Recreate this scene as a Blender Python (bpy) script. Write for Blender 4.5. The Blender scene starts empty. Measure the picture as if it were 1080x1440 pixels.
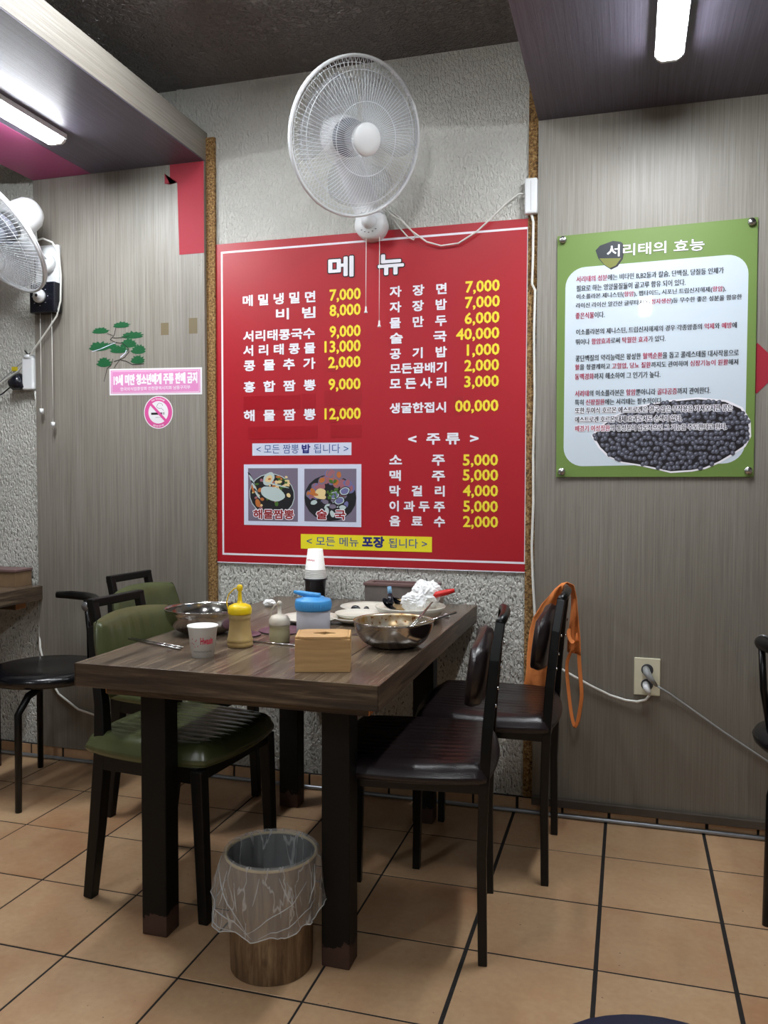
import bpy, math, random
from mathutils import Vector, Matrix, Quaternion, noise
PI=math.pi
random.seed(4)
SC=bpy.context.scene
COL=SC.collection
# ---------------- camera ----------------
def make_camera():
    f,yaw,pitch,roll,D,h=1173.9,.2853,.0402,.0027,2.8073,1.123
    s,c=math.sin(yaw),math.cos(yaw); sp,cp=math.sin(pitch),math.cos(pitch)
    fw=Vector((-s*cp,c*cp,-sp)); r=Vector((c,s,0)); u=r.cross(fw)
    r2=r*math.cos(roll)+u*math.sin(roll); u2=u*math.cos(roll)-r*math.sin(roll)
    cam=bpy.data.cameras.new('camera'); o=bpy.data.objects.new('camera',cam); COL.objects.link(o)
    m=Matrix((r2,u2,-fw)).transposed().to_4x4(); m.translation=Vector((0,-D,h)); o.matrix_world=m
    cam.sensor_fit='VERTICAL'; cam.sensor_height=36; cam.lens=f/1440*36; cam.clip_start=.02
    SC.camera=o
make_camera()
# ---------------- world, exposure ----------------
w=bpy.data.worlds.new('world'); w.use_nodes=True; SC.world=w
w.node_tree.nodes['Background'].inputs[0].default_value=(.85,.92,1,1)
w.node_tree.nodes['Background'].inputs[1].default_value=.3
SC.view_settings.view_transform='Standard'; SC.view_settings.look='None'
SC.view_settings.gamma=1; SC.view_settings.use_curve_mapping=False
SC.view_settings.exposure=EXPO=0.25
TUBE=110.0      # emission of every ceiling tube in the room
# ---------------- materials ----------------
def srgb(r,g,b):
    def k(v):
        v/=255.; return v/12.92 if v<=.04045 else ((v+.055)/1.055)**2.4
    return (k(r),k(g),k(b),1)
MATS={}
def mat(name,col=(.5,.5,.5,1),rough=.5,metal=0,spec=.5,coat=0,emit=0,trans=0,alpha=1,bump=None,var=None):
    """bump=(scale,dist,detail) object-space noise relief; var=(scale,amount) colour mottling"""
    if name in MATS: return MATS[name]
    m=bpy.data.materials.new(name); m.use_nodes=True; MATS[name]=m
    N=m.node_tree.nodes; L=m.node_tree.links; b=N['Principled BSDF']
    b.inputs['Base Color'].default_value=col; b.inputs['Roughness'].default_value=rough; b.inputs['Metallic'].default_value=metal
    b.inputs['Specular IOR Level'].default_value=spec; b.inputs['Coat Weight'].default_value=coat; b.inputs['Coat Roughness'].default_value=.03
    b.inputs['Transmission Weight'].default_value=trans; b.inputs['Alpha'].default_value=alpha
    if emit: b.inputs['Emission Color'].default_value=(.93,.97,1,1); b.inputs['Emission Strength'].default_value=emit
    tc=N.new('ShaderNodeTexCoord')
    if bump:
        n=N.new('ShaderNodeTexNoise'); n.inputs['Scale'].default_value=bump[0]; n.inputs['Detail'].default_value=bump[2] if len(bump)>2 else 3
        L.new(tc.outputs['Object'],n.inputs['Vector']); bp=N.new('ShaderNodeBump'); bp.inputs['Distance'].default_value=bump[1]; bp.inputs['Strength'].default_value=1
        L.new(n.outputs['Fac'],bp.inputs['Height']); L.new(bp.outputs['Normal'],b.inputs['Normal'])
    if var:
        n=N.new('ShaderNodeTexNoise'); n.inputs['Scale'].default_value=var[0]; n.inputs['Detail'].default_value=4
        L.new(tc.outputs['Object'],n.inputs['Vector']); mx=N.new('ShaderNodeMix'); mx.data_type='RGBA'
        a=var[1]; mx.inputs[6].default_value=tuple(c*(1-a) for c in col[:3])+(1,); mx.inputs[7].default_value=tuple(min(1,c*(1+a)) for c in col[:3])+(1,)
        r=N.new('ShaderNodeMapRange'); r.inputs[1].default_value=.3; r.inputs[2].default_value=.7
        L.new(n.outputs['Fac'],r.inputs[0]); L.new(r.outputs[0],mx.inputs[0]); L.new(mx.outputs[2],b.inputs['Base Color'])
    return m
class NB:
    """tiny node-building helper"""
    def __init__(s,name,rough=.5):
        s.m=bpy.data.materials.new(name); s.m.use_nodes=True; MATS[name]=s.m; s.N=s.m.node_tree.nodes; s.L=s.m.node_tree.links; s.b=s.N['Principled BSDF']
        s.b.inputs['Roughness'].default_value=rough; s.tc=s.N.new('ShaderNodeTexCoord')
    def coord(s,scale=(1,1,1),src='Object'):
        mp=s.N.new('ShaderNodeMapping'); mp.inputs['Scale'].default_value=scale; s.L.new(s.tc.outputs[src],mp.inputs[0]); return mp.outputs[0]
    def noise(s,vec,scale,detail=3,rough=.5,dist=0):
        n=s.N.new('ShaderNodeTexNoise'); n.inputs['Scale'].default_value=scale; n.inputs['Detail'].default_value=detail; n.inputs['Roughness'].default_value=rough; n.inputs['Distortion'].default_value=dist
        s.L.new(vec,n.inputs['Vector']); return n.outputs['Fac']
    def voro(s,vec,scale,feature='F1'):
        n=s.N.new('ShaderNodeTexVoronoi'); n.feature=feature; n.inputs['Scale'].default_value=scale; s.L.new(vec,n.inputs['Vector']); return n.outputs['Distance']
    def ramp(s,fac,stops):
        r=s.N.new('ShaderNodeValToRGB'); e=r.color_ramp.elements
        while len(e)<len(stops): e.new(.5)
        for k,(p,c) in enumerate(stops): e[k].position=p; e[k].color=c if len(c)==4 else tuple(c)+(1,)
        s.L.new(fac,r.inputs[0]); return r.outputs[0]
    def rng(s,fac,a,b,c=0,d=1):
        r=s.N.new('ShaderNodeMapRange'); 
        for i,v in enumerate((a,b,c,d)): r.inputs[i+1].default_value=v
        s.L.new(fac,r.inputs[0]); return r.outputs[0]
    def math(s,op,a,b):
        n=s.N.new('ShaderNodeMath'); n.operation=op
        for i,v in enumerate((a,b)):
            if isinstance(v,(int,float)): n.inputs[i].default_value=v
            else: s.L.new(v,n.inputs[i])
        return n.outputs[0]
    def mix(s,fac,a,b,mode='MIX'):
        n=s.N.new('ShaderNodeMix'); n.data_type='RGBA'; n.blend_type=mode
        for i,v in ((0,fac),(6,a),(7,b)):
            if isinstance(v,(int,float,tuple)): n.inputs[i].default_value=v
            else: s.L.new(v,n.inputs[i])
        return n.outputs[2]
    def col(s,o): s.L.new(o,s.b.inputs['Base Color'])
    def rough(s,o): s.L.new(o,s.b.inputs['Roughness'])
    def bump(s,h,dist,strength=1):
        n=s.N.new('ShaderNodeBump'); n.inputs['Distance'].default_value=dist; n.inputs['Strength'].default_value=strength; s.L.new(h,n.inputs['Height']); s.L.new(n.outputs[0],s.b.inputs['Normal'])
    def sep(s,src='Object'):
        n=s.N.new('ShaderNodeSeparateXYZ'); s.L.new(s.tc.outputs[src],n.inputs[0]); return n.outputs
    def rand(s):
        n=s.N.new('ShaderNodeObjectInfo'); return n.outputs['Random']
def build_mats():
    # rough stucco paint, darker pits in the lower half
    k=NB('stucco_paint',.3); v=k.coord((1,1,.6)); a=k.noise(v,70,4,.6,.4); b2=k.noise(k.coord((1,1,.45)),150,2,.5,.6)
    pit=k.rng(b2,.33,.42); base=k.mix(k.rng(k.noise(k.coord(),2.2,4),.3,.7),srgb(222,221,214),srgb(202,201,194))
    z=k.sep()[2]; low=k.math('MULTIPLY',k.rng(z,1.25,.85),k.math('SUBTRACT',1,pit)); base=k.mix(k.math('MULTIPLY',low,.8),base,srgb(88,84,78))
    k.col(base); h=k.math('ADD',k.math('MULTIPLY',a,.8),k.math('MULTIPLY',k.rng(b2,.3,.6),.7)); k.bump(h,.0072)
    k=NB('ceiling_paint',.2); v=k.coord(); a=k.noise(v,46,3,.55,1.2); k.col(k.mix(k.rng(k.noise(v,1.5,3),.3,.7),srgb(112,106,104),srgb(126,120,118))); k.bump(k.rng(a,.38,.62),.014)
    # grey wood-grain laminate, grain vertical / along the beam
    for nm,sc,sc2 in (('laminate_upright',(1,1,.012),(1,1,.05)),('laminate_beam',(1,.012,1),(1,.05,1)),('laminate_soffit_shade',(1,.012,1),(1,.05,1))):
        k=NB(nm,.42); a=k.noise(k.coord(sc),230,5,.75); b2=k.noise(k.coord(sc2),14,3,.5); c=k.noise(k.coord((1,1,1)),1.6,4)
        base=k.ramp(a,[(.3,srgb(112,107,101)),(.5,srgb(140,135,127)),(.7,srgb(162,158,150))] if nm!='laminate_soffit_shade' else [(.3,srgb(66,61,74)),(.5,srgb(84,79,93)),(.7,srgb(98,93,108))])  # soffit copy: same laminate, underside shade painted in as a darker purple-grey
        
        if nm!='laminate_soffit_shade': base=k.mix(k.rng(b2,.3,.7,0,.3),base,srgb(134,126,114)); base=k.mix(k.rng(c,.4,.75,0,.22),base,srgb(104,95,82))
        if nm=='laminate_upright':
            s2=k.noise(k.coord((1,1,.5)),38,5,.8,2.); base=k.mix(k.math('MULTIPLY',k.rng(s2,.66,.72),.6),base,srgb(70,64,56))
            dirt=k.rng(k.sep()[2],1.3,.2,0,.55); base=k.mix(dirt,base,srgb(84,76,62))
        k.col(base); k.bump(a,.0012,.6)
    # terracotta floor tile
    k=NB('terracotta_tile',.42); n=k.coord(); off=k.N.new('ShaderNodeVectorMath'); off.operation='ADD'; rr=k.N.new('ShaderNodeCombineXYZ'); k.L.new(k.math('MULTIPLY',k.rand(),60),rr.inputs[0]); k.L.new(n,off.inputs[0]); k.L.new(rr.outputs[0],off.inputs[1]); v=off.outputs[0]
    base=k.mix(k.rng(k.noise(v,4,4,.6),.3,.7),srgb(194,162,126),srgb(172,126,90)); base=k.mix(k.rng(k.rand(),0,1,0,.45),base,srgb(202,170,132))
    base=k.mix(k.rng(k.noise(v,60,3,.6),.35,.75,0,.16),base,srgb(120,78,50)); sp=k.noise(v,90,1,.4); base=k.mix(k.rng(sp,.78,.8,0,.8),base,srgb(50,36,26))
    k.col(base); k.rough(k.rng(k.noise(v,9,3),.3,.7,.32,.5)); k.bump(k.noise(v,26,3,.5),.0009)
    mat('grout',srgb(30,26,24),.9,bump=(200,.001),var=(30,.4))
    # table veneer
    for nm,sc in (('table_veneer',(1,.06,1)),('table_edge_veneer',(.06,.06,1))):
        k=NB(nm,.24 if nm=='table_veneer' else .45); v=k.coord(sc); off=k.N.new('ShaderNodeVectorMath'); off.operation='ADD'; rr=k.N.new('ShaderNodeCombineXYZ'); k.L.new(k.math('MULTIPLY',k.rand(),40),rr.inputs[2]); k.L.new(v,off.inputs[0]); k.L.new(rr.outputs[0],off.inputs[1]); v=off.outputs[0]
        a=k.noise(v,70,5,.7,.3); b2=k.noise(v,22,5,.6,1.2)
        base=k.ramp(a,[(.3,srgb(62,51,42)),(.5,srgb(94,80,67)),(.72,srgb(124,108,90))] if nm=='table_veneer' else [(.3,srgb(36,28,22)),(.5,srgb(72,58,46)),(.72,srgb(112,94,72))]); base=k.mix(k.rng(b2,.56,.7,0,.6),base,srgb(146,128,102)); base=k.mix(k.rng(b2,.42,.34,0,.8),base,srgb(44,35,29))
        k.col(base); k.bump(a,.0006)
    # painted black steel/wood leg with worn brown foot
    k=NB('worn_black_paint',.5); k.b.inputs['Specular IOR Level'].default_value=.25; z=k.sep()[2]; n=k.noise(k.coord(),28,4,.6); e=k.math('ADD',z,k.math('MULTIPLY',n,-.09)); f=k.rng(e,.008,.005)
    k.col(k.mix(f,srgb(7,7,7),srgb(72,52,45)))
    k=NB('rustic_bark_wood',.55); v=k.coord((1,1,.09)); a=k.noise(v,60,5,.75,.4); kn=k.voro(k.coord((1,1,.7)),9); base=k.ramp(a,[(.3,srgb(70,52,36)),(.5,srgb(112,90,66)),(.7,srgb(150,128,98))])
    base=k.mix(k.rng(kn,.16,.1),base,srgb(56,38,26)); k.col(base); k.bump(a,.001)
    k=NB('bamboo_wood',.45); a=k.noise(k.coord((.12,.12,1)),120,4,.6); st=k.noise(k.coord((.3,.3,3)),30,1); base=k.mix(a,srgb(190,146,90),srgb(226,188,134)); base=k.mix(k.rng(st,.4,.6,0,.25),base,srgb(150,104,60)); k.col(base)
    k=NB('foam_strip',.8); a=k.noise(k.coord(),140,4,.7); k.col(k.ramp(a,[(.35,srgb(60,42,22)),(.5,srgb(142,104,56)),(.66,srgb(188,158,108))])); k.bump(a,.006)
    k=NB('green_vinyl',.27); a=k.noise(k.coord(),9,4); k.col(k.mix(a,srgb(58,64,38),srgb(88,94,60))); k.bump(k.noise(k.coord(),300,2),.0003); 
    k=NB('brushed_steel',.16); k.b.inputs['Metallic'].default_value=1; k.col(k.mix(k.rng(k.noise(k.coord(),14,4),.3,.7),srgb(168,162,156),srgb(205,202,198)))
    k=NB('brothy_steel',.3); k.b.inputs['Metallic'].default_value=.75; a=k.noise(k.coord(),22,5,.7); b2=k.noise(k.coord(),90,3); base=k.mix(k.rng(a,.4,.65),srgb(196,190,176),srgb(178,140,80)); base=k.mix(k.rng(b2,.62,.66),base,srgb(120,66,22)); k.col(base)
    # thin crinkled translucent bag
    k=NB('clear_bag',.25); k.b.inputs['Base Color'].default_value=srgb(214,214,212); v=k.coord((1,1,.22)); a=k.noise(v,20,3,.5,.5)
    rid=k.math('ABSOLUTE',k.math('SUBTRACT',a,.5),0); al=k.rng(rid,0,.02,.6,.24); k.L.new(al,k.b.inputs['Alpha']); k.bump(a,.012)
    k=NB('dark_mottled_print',.4); k.col(k.ramp(k.noise(k.coord(),60,4,.7),[(.3,srgb(26,20,24)),(.5,srgb(58,38,34)),(.62,srgb(110,70,50)),(.75,srgb(170,150,140))]))
build_mats()
mat('glow_white',(1,1,1,1),.4,emit=TUBE)
mat('white_plastic',srgb(226,228,230),.35); mat('fan_white',srgb(226,229,232),.35); mat('fan_blade',srgb(190,200,216),.25,alpha=.13)
mat('blade_grey',srgb(120,124,134),.4); mat('black_plastic',srgb(22,24,34),.25); mat('menu_red',srgb(172,20,36),.42)
mat('print_white',srgb(240,238,246),.4); mat('print_yellow',srgb(246,222,58),.4); mat('print_black',srgb(26,20,26),.4); mat('print_blue',srgb(40,80,150),.5); mat('print_navy',srgb(26,34,120),.5)
mat('strip_pale',srgb(214,220,240),.45); mat('strip_yellow',srgb(240,226,40),.45); mat('print_darkred',srgb(150,22,28),.5); mat('print_maroon',srgb(168,34,74),.4); mat('print_ink',srgb(34,40,50),.4)
mat('poster_green',srgb(108,136,64),.55,coat=.6); mat('poster_pale',srgb(206,218,230),.55,coat=.6); mat('bolt_steel',srgb(196,196,196),.25,1)
mat('film_red',srgb(158,20,44),.65); mat('bag_white',srgb(220,222,224),.4,alpha=.6); mat('glow_ceiling',(1,1,1,1),.4,emit=TUBE*.55); mat('film_magenta',srgb(160,60,110),.4); mat('tape_red',srgb(164,22,36),.3,coat=.3); mat('tape_brown',srgb(140,126,98),.4,alpha=.6)
mat('label_pink',srgb(224,142,196),.4); mat('label_hot_pink',srgb(222,88,160),.4); mat('label_white',srgb(238,236,240),.4); mat('tree_green',srgb(28,88,52),.4); mat('tree_dark',srgb(36,34,30),.5)
mat('black_tube',srgb(7,7,8),.3,spec=.35); mat('black_wood',srgb(7,7,7),.45,spec=.3); mat('brown_vinyl',srgb(30,22,24),.3,bump=(260,.0004)); mat('black_vinyl',srgb(14,14,18),.22,bump=(120,.0004))
mat('orange_cloth',srgb(232,138,72),.75,bump=(60,.002)); mat('cord_white',srgb(228,228,222),.4); mat('cord_grey',srgb(150,152,152),.4); mat('cord_black',srgb(18,18,20),.5)
mat('socket_ivory',srgb(214,208,182),.4); mat('socket_dark',srgb(60,60,64),.5); mat('paper_cup',srgb(248,248,245),.5); mat('cup_red',srgb(214,70,92),.5)
mat('cap_yellow',srgb(244,208,20),.35); mat('bottle_tan',srgb(186,158,104),.4,var=(18,.12)); mat('cap_clear',srgb(206,198,184),.35); mat('bottle_pale',srgb(176,168,134),.3,var=(20,.1)); mat('cap_blue',srgb(74,160,226),.35); mat('jar_frost',srgb(196,196,206),.35)
mat('ceramic',srgb(222,218,206),.22); mat('ceramic_grey',srgb(168,160,146),.3); mat('tissue_white',srgb(240,240,240),.8); mat('grip_red',srgb(214,44,40),.35); mat('box_mauve',srgb(112,86,84),.45); mat('box_greywood',srgb(110,102,98),.5,var=(30,.15))
mat('box_brown',srgb(122,98,72),.5,var=(20,.15)); mat('coaster_plum',srgb(104,74,86),.35); mat('mussel_black',srgb(20,22,28),.2); mat('mussel_blue',srgb(120,160,190),.25); mat('meat_tan',srgb(190,160,116),.5); mat('sauce_yellow',srgb(232,196,40),.4)
mat('mat_dark',srgb(56,48,50),.3); mat('mat_edge',srgb(214,212,216),.3); mat('trim_metal',srgb(150,154,160),.35,.6); mat('dark_skirt',srgb(66,58,50),.6,var=(8,.3)); mat('raw_wood',srgb(196,132,82),.6); mat('bin_inner',srgb(36,36,40),.5); mat('bin_rim',srgb(196,176,134),.5)
mat('liner_dark',srgb(50,50,54),.4); mat('steel_plain',srgb(190,188,186),.2,1); mat('navy_seat',srgb(34,38,62),.35); mat('cap_grey',srgb(110,110,112),.35,.4); mat('yellow_tape',srgb(196,176,30),.5); mat('tape_olive',srgb(120,124,50),.5); mat('hole_shade',srgb(30,20,12),.8)
mat('pv_sky',srgb(120,110,130),.5); mat('pv_clam',srgb(190,205,205),.5); mat('pv_pink',srgb(160,100,110),.5); mat('pv_egg',srgb(232,206,150),.5); mat('pv_green',srgb(72,110,40),.5); mat('pv_black',srgb(24,22,28),.5); mat('pv_orange',srgb(190,110,50),.5); mat('pv_violet',srgb(110,110,160),.5)
mat('bean_dark',srgb(82,84,98),.5); mat('bean_light',srgb(138,140,156),.5); mat('wall_plain',srgb(186,182,172),.7)
# ---------------- mesh collector ----------------
class M:
    def __init__(s): s.v=[]; s.f=[]; s.mi=[]; s.sm=[]; s.T=Matrix.Identity(4)
    def add(s,vs,fs,mi=0,smooth=False):
        n=len(s.v); s.v+=[tuple(s.T@Vector(p)) for p in vs]; s.f+=[tuple(n+i for i in f) for f in fs]; s.mi+=[mi]*len(fs) if isinstance(mi,int) else mi; s.sm+=[smooth]*len(fs); return s
    def box(s,x0,x1,y0,y1,z0,z1,mi=0):
        return s.add([(x0,y0,z0),(x1,y0,z0),(x1,y1,z0),(x0,y1,z0),(x0,y0,z1),(x1,y0,z1),(x1,y1,z1),(x0,y1,z1)],[(0,3,2,1),(4,5,6,7),(0,1,5,4),(1,2,6,5),(2,3,7,6),(3,0,4,7)],mi)
    def rbox(s,x0,x1,y0,y1,z0,z1,r=.003,mi=0,n=3):
        """box with its four vertical (z) edges rounded"""
        pts=[]
        for cx,cy,a0 in ((x1-r,y1-r,0),(x0+r,y1-r,PI/2),(x0+r,y0+r,PI),(x1-r,y0+r,1.5*PI)):
            for k in range(n+1): a=a0+PI/2*k/n; pts.append((cx+r*math.cos(a),cy+r*math.sin(a)))
        return s.prism(pts,z0,z1,mi)
    def prism(s,pts,z0,z1,mi=0,smooth=False):
        n=len(pts); vs=[(x,y,z0) for x,y in pts]+[(x,y,z1) for x,y in pts]
        fs=[tuple(range(n-1,-1,-1)),tuple(range(n,2*n))]+[(i,(i+1)%n,n+(i+1)%n,n+i) for i in range(n)]
        return s.add(vs,fs,mi,smooth)
    def wallprism(s,pts,y0,y1,mi=0):
        """outline in x,z extruded from y0 (front) to y1"""
        n=len(pts); vs=[(x,y0,z) for x,z in pts]+[(x,y1,z) for x,z in pts]
        return s.add(vs,[tuple(range(n)),tuple(range(2*n-1,n-1,-1))]+[(i,n+i,n+(i+1)%n,(i+1)%n) for i in range(n)],mi)
    def lathe(s,prof,n=32,c=(0,0,0),mi=0,caps=True,axis=None,smooth=True):
        vs=[];fs=[]
        for r,z in prof:
            for k in range(n): a=2*PI*k/n; vs.append((r*math.cos(a),r*math.sin(a),z))
        for i in range(len(prof)-1):
            for k in range(n): fs.append((i*n+k,i*n+(k+1)%n,(i+1)*n+(k+1)%n,(i+1)*n+k))
        if caps:
            if prof[0][0]>1e-4: fs.append(tuple(range(n-1,-1,-1)))
            if prof[-1][0]>1e-4: fs.append(tuple((len(prof)-1)*n+k for k in range(n)))
        if axis is not None:
            q=Vector((0,0,1)).rotation_difference(Vector(axis)).to_matrix(); vs=[tuple(q@Vector(v)) for v in vs]
        vs=[(v[0]+c[0],v[1]+c[1],v[2]+c[2]) for v in vs]
        return s.add(vs,fs,mi,smooth)
    def tube(s,path,r,n=8,mi=0,closed=False,smooth=True,sq=False):
        P=[Vector(p) for p in path]; R=r if isinstance(r,(list,tuple)) else [r]*len(P); m=len(P)
        vs=[];fs=[]; up=None
        for i,p in enumerate(P):
            if closed: t=(P[(i+1)%m]-P[i-1])
            else: t=(P[min(i+1,m-1)]-P[max(i-1,0)])
            t.normalize()
            if up is None:
                up=Vector((0,0,1)) if abs(t.z)<.9 else Vector((0,1,0))
            a=(up-t*up.dot(t)).normalized(); b=t.cross(a); up=a
            for k in range(n):
                th=2*PI*k/n+(PI/4 if sq else 0); q=R[i]*(1.414 if sq else 1); vs.append(tuple(p+a*math.cos(th)*q+b*math.sin(th)*q))
        for i in range(m if closed else m-1):
            for k in range(n): j=(i+1)%m; fs.append((i*n+k,i*n+(k+1)%n,j*n+(k+1)%n,j*n+k))
        if not closed: fs.append(tuple(range(n-1,-1,-1))); fs.append(tuple((m-1)*n+k for k in range(n)))
        return s.add(vs,fs,mi,smooth and not sq)
    def grid(s,fn,nu,nv,mi=0,smooth=True,wrapu=False):
        vs=[fn(i/(nu if wrapu else nu-1),j/(nv-1)) for i in range(nu) for j in range(nv)]
        fs=[(i*nv+j,((i+1)%nu)*nv+j,((i+1)%nu)*nv+j+1,i*nv+j+1) for i in range(nu if wrapu else nu-1) for j in range(nv-1)]
        return s.add(vs,fs,mi,smooth)
    def disc(s,cx,cz,rx,rz,y,mi=0,n=24,rot=0,wob=0):
        pts=[]
        for k in range(n):
            a=2*PI*k/n; q=1+wob*math.sin(a*5+cx*90)*.6+wob*math.sin(a*3+cz*70)*.4; X=rx*q*math.cos(a);Z=rz*q*math.sin(a)
            pts.append((cx+X*math.cos(rot)-Z*math.sin(rot),y,cz+X*math.sin(rot)+Z*math.cos(rot)))
        return s.add(pts,[tuple(range(n))],mi)
    def build(s,name,mats,parent=None,bevel=0,sub=0,solid=0,local=False):
        me=bpy.data.meshes.new(name)
        vs=s.v
        if parent is not None and not local:
            inv=WM[parent.name].inverted(); vs=[tuple(inv@Vector(p)) for p in vs]
        me.from_pydata(vs,[],s.f); 
        if not isinstance(mats,(list,tuple)): mats=[mats]
        for k in mats: me.materials.append(MATS[k])
        me.polygons.foreach_set('material_index',s.mi); me.polygons.foreach_set('use_smooth',s.sm); me.update()
        o=bpy.data.objects.new(name,me); COL.objects.link(o)
        if parent is not None: o.parent=parent; WM[o.name]=WM[parent.name]
        else: WM[o.name]=Matrix.Identity(4)
        if solid: md=o.modifiers.new('thickness','SOLIDIFY'); md.thickness=solid; md.offset=0
        if bevel:
            md=o.modifiers.new('bevel','BEVEL'); md.width=bevel; md.segments=2; md.limit_method='ANGLE'; md.angle_limit=.6
        if sub: md=o.modifiers.new('smooth','SUBSURF'); md.levels=sub; md.render_levels=sub
        return o
WM={}
def thing(name,label,cat,loc=(0,0,0),rz=0,group=None):
    o=bpy.data.objects.new(name,None); COL.objects.link(o); o.empty_display_size=.05
    o.location=loc; o.rotation_euler=(0,0,rz); o['label']=label; o['category']=cat
    if group: o['group']=group
    WM[o.name]=Matrix.Translation(loc)@Matrix.Rotation(rz,4,'Z'); return o
def tag(o,label,cat,group=None):
    o['label']=label; o['category']=cat
    if group: o['group']=group
    return o
def struct(o,label,cat='wall'):
    o['kind']='structure'; o['label']=label; o['category']=cat; return o
def stuff(o): o['kind']='stuff'; return o
def dup(root,loc,rz,label):
    def cp(o,par):
        c=o.copy(); COL.objects.link(c)
        if par is not None: c.parent=par
        for ch in list(o.children): cp(ch,c)
        return c
    r=cp(root,None); r.location=loc; r.rotation_euler=(0,0,rz); r['label']=label; return r
def recentre(o,loc):
    """put a one-mesh thing's origin at loc"""
    for v in o.data.vertices: v.co-=Vector(loc)
    o.location=loc; return o
# ---------------- lettering ----------------
TS=bpy.data.scenes.new('lettering_scratch')
def text2d(body,bold=0.,res=2):
    """flat outlines of a printed line; *...* switches to the second ink. returns verts, faces, ink per face"""
    plain=body.replace('*',''); c=bpy.data.curves.new('line','FONT'); c.body=plain; c.offset=bold; c.resolution_u=res
    for k in range(3): c.materials.append(MATS['print_ink'])
    ink=0;i=0
    for ch in body:
        if ch=='*': ink=1-ink
        else: c.body_format[i].material_index=ink; i+=1
    o=bpy.data.objects.new('line',c); TS.collection.objects.link(o)
    
    with bpy.context.temp_override(scene=TS,view_layer=TS.view_layers[0]):
        dg=bpy.context.evaluated_depsgraph_get(); me=bpy.data.meshes.new_from_object(o.evaluated_get(dg))
    
    vs=[(v.co.x,v.co.y) for v in me.vertices]; fs=[tuple(p.vertices) for p in me.polygons]; mi=[p.material_index for p in me.polygons]
    bpy.data.objects.remove(o); bpy.data.curves.remove(c); bpy.data.meshes.remove(me)
    return vs,fs,mi
TC={}
def print_line(body,x0,x1,z0,h,y,inks,parent,bold=0.,name='lettering',grow=0.,fn=None,res=2,dirs=8):
    """a printed line fitted to a box; weight is added by laying slightly shifted copies of the outlines over each other"""
    if fn: vs,fs,mi=text2d(body,bold,res)
    else:
        if body not in TC: TC[body]=text2d(body,0,res)
        vs,fs,mi=TC[body]
    if not vs: return None
    a=min(v[0] for v in vs);b=max(v[0] for v in vs);c=min(v[1] for v in vs);d=max(v[1] for v in vs)
    R_=0 if fn else bold*h*1.1
    sh=[(0,0)] if R_==0 else ([(-R_,0),(R_,0)] if dirs==2 else [(R_*math.cos(2*PI*k/dirs+.3927),R_*math.sin(2*PI*k/dirs+.3927)) for k in range(dirs)])
    g=grow-R_; m=M(); inkf=[min(k,len(inks)-1) for k in mi]
    for k,(sx,sz) in enumerate(sh):
        out=[]
        for X,Y in vs:
            x=x0-g+(X-a)/(b-a)*(x1-x0+2*g)+sx; z=z0-g+(Y-c)/(d-c)*(h+2*g)+sz
            out.append(fn(x,z) if fn else (x,y-k*.000012,z))
        m.add(out,fs,inkf)
    o=m.build(name,inks,parent)
    if ' ' in body: o['kind']='stuff'
    return o
# =============== THE SETTING ===============
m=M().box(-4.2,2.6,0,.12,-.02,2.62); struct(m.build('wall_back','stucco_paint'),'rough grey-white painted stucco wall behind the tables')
m=M().box(-4.2,2.6,-6.2,0,2.556,2.66); struct(m.build('ceiling','ceiling_paint'),'dark brown-grey textured ceiling','ceiling')
m=M().box(-4.3,-4.2,-6.2,0,-.02,2.62); struct(m.build('wall_left','wall_plain'),'plain wall far to the left')
m=M().box(2.6,2.7,-6.2,0,-.02,2.62); struct(m.build('wall_right','wall_plain'),'plain wall far to the right')
m=M().box(-4.3,2.7,-6.3,-6.2,-.02,2.62); struct(m.build('wall_front','wall_plain'),'plain wall behind the camera')
fl=M().box(-4.3,2.7,-6.3,.1,-.05,-.0012).build('floor','grout'); struct(fl,'floor of tan terracotta tiles with dark grout','floor')
s=.3; tx,ty=-.358,.278; tw={}
def tile_mesh(w,d):
    k=(round(w,3),round(d,3))
    if k not in tw:
        m=M(); b=.0007; hx,hy=w/2,d/2
        vs=[(-hx,-hy,-.006),(hx,-hy,-.006),(hx,hy,-.006),(-hx,hy,-.006),(-hx,-hy,-b),(hx,-hy,-b),(hx,hy,-b),(-hx,hy,-b),(-hx+b,-hy+b,0),(hx-b,-hy+b,0),(hx-b,hy-b,0),(-hx+b,hy-b,0)]
        m.add(vs,[(0,1,5,4),(1,2,6,5),(2,3,7,6),(3,0,4,7),(4,5,9,8),(5,6,10,9),(6,7,11,10),(7,4,8,11),(8,9,10,11)])
        o=m.build('tile','terracotta_tile',fl); tw[k]=o.data; return o
    o=bpy.data.objects.new('tile',tw[k]); COL.objects.link(o); o.parent=fl; return o
wide={0:.010,1:.010,2:.010}
for i in range(-13,10):
    gl_=wide.get(i,.0055); gr=wide.get(i+1,.0055)
    x0=tx+i*s+gl_/2; x1=tx+(i+1)*s-gr/2
    for j in range(0,11):
        y1=-(ty+(j-1)*s)-.0030 if j else -.004; y0=-(ty+j*s)+.0030
        if x0<-1.2 and j>9: continue
        o=tile_mesh(x1-x0,y1-y0); o.location=((x0+x1)/2,(y0+y1)/2,random.uniform(-.0005,.0003))
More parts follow.
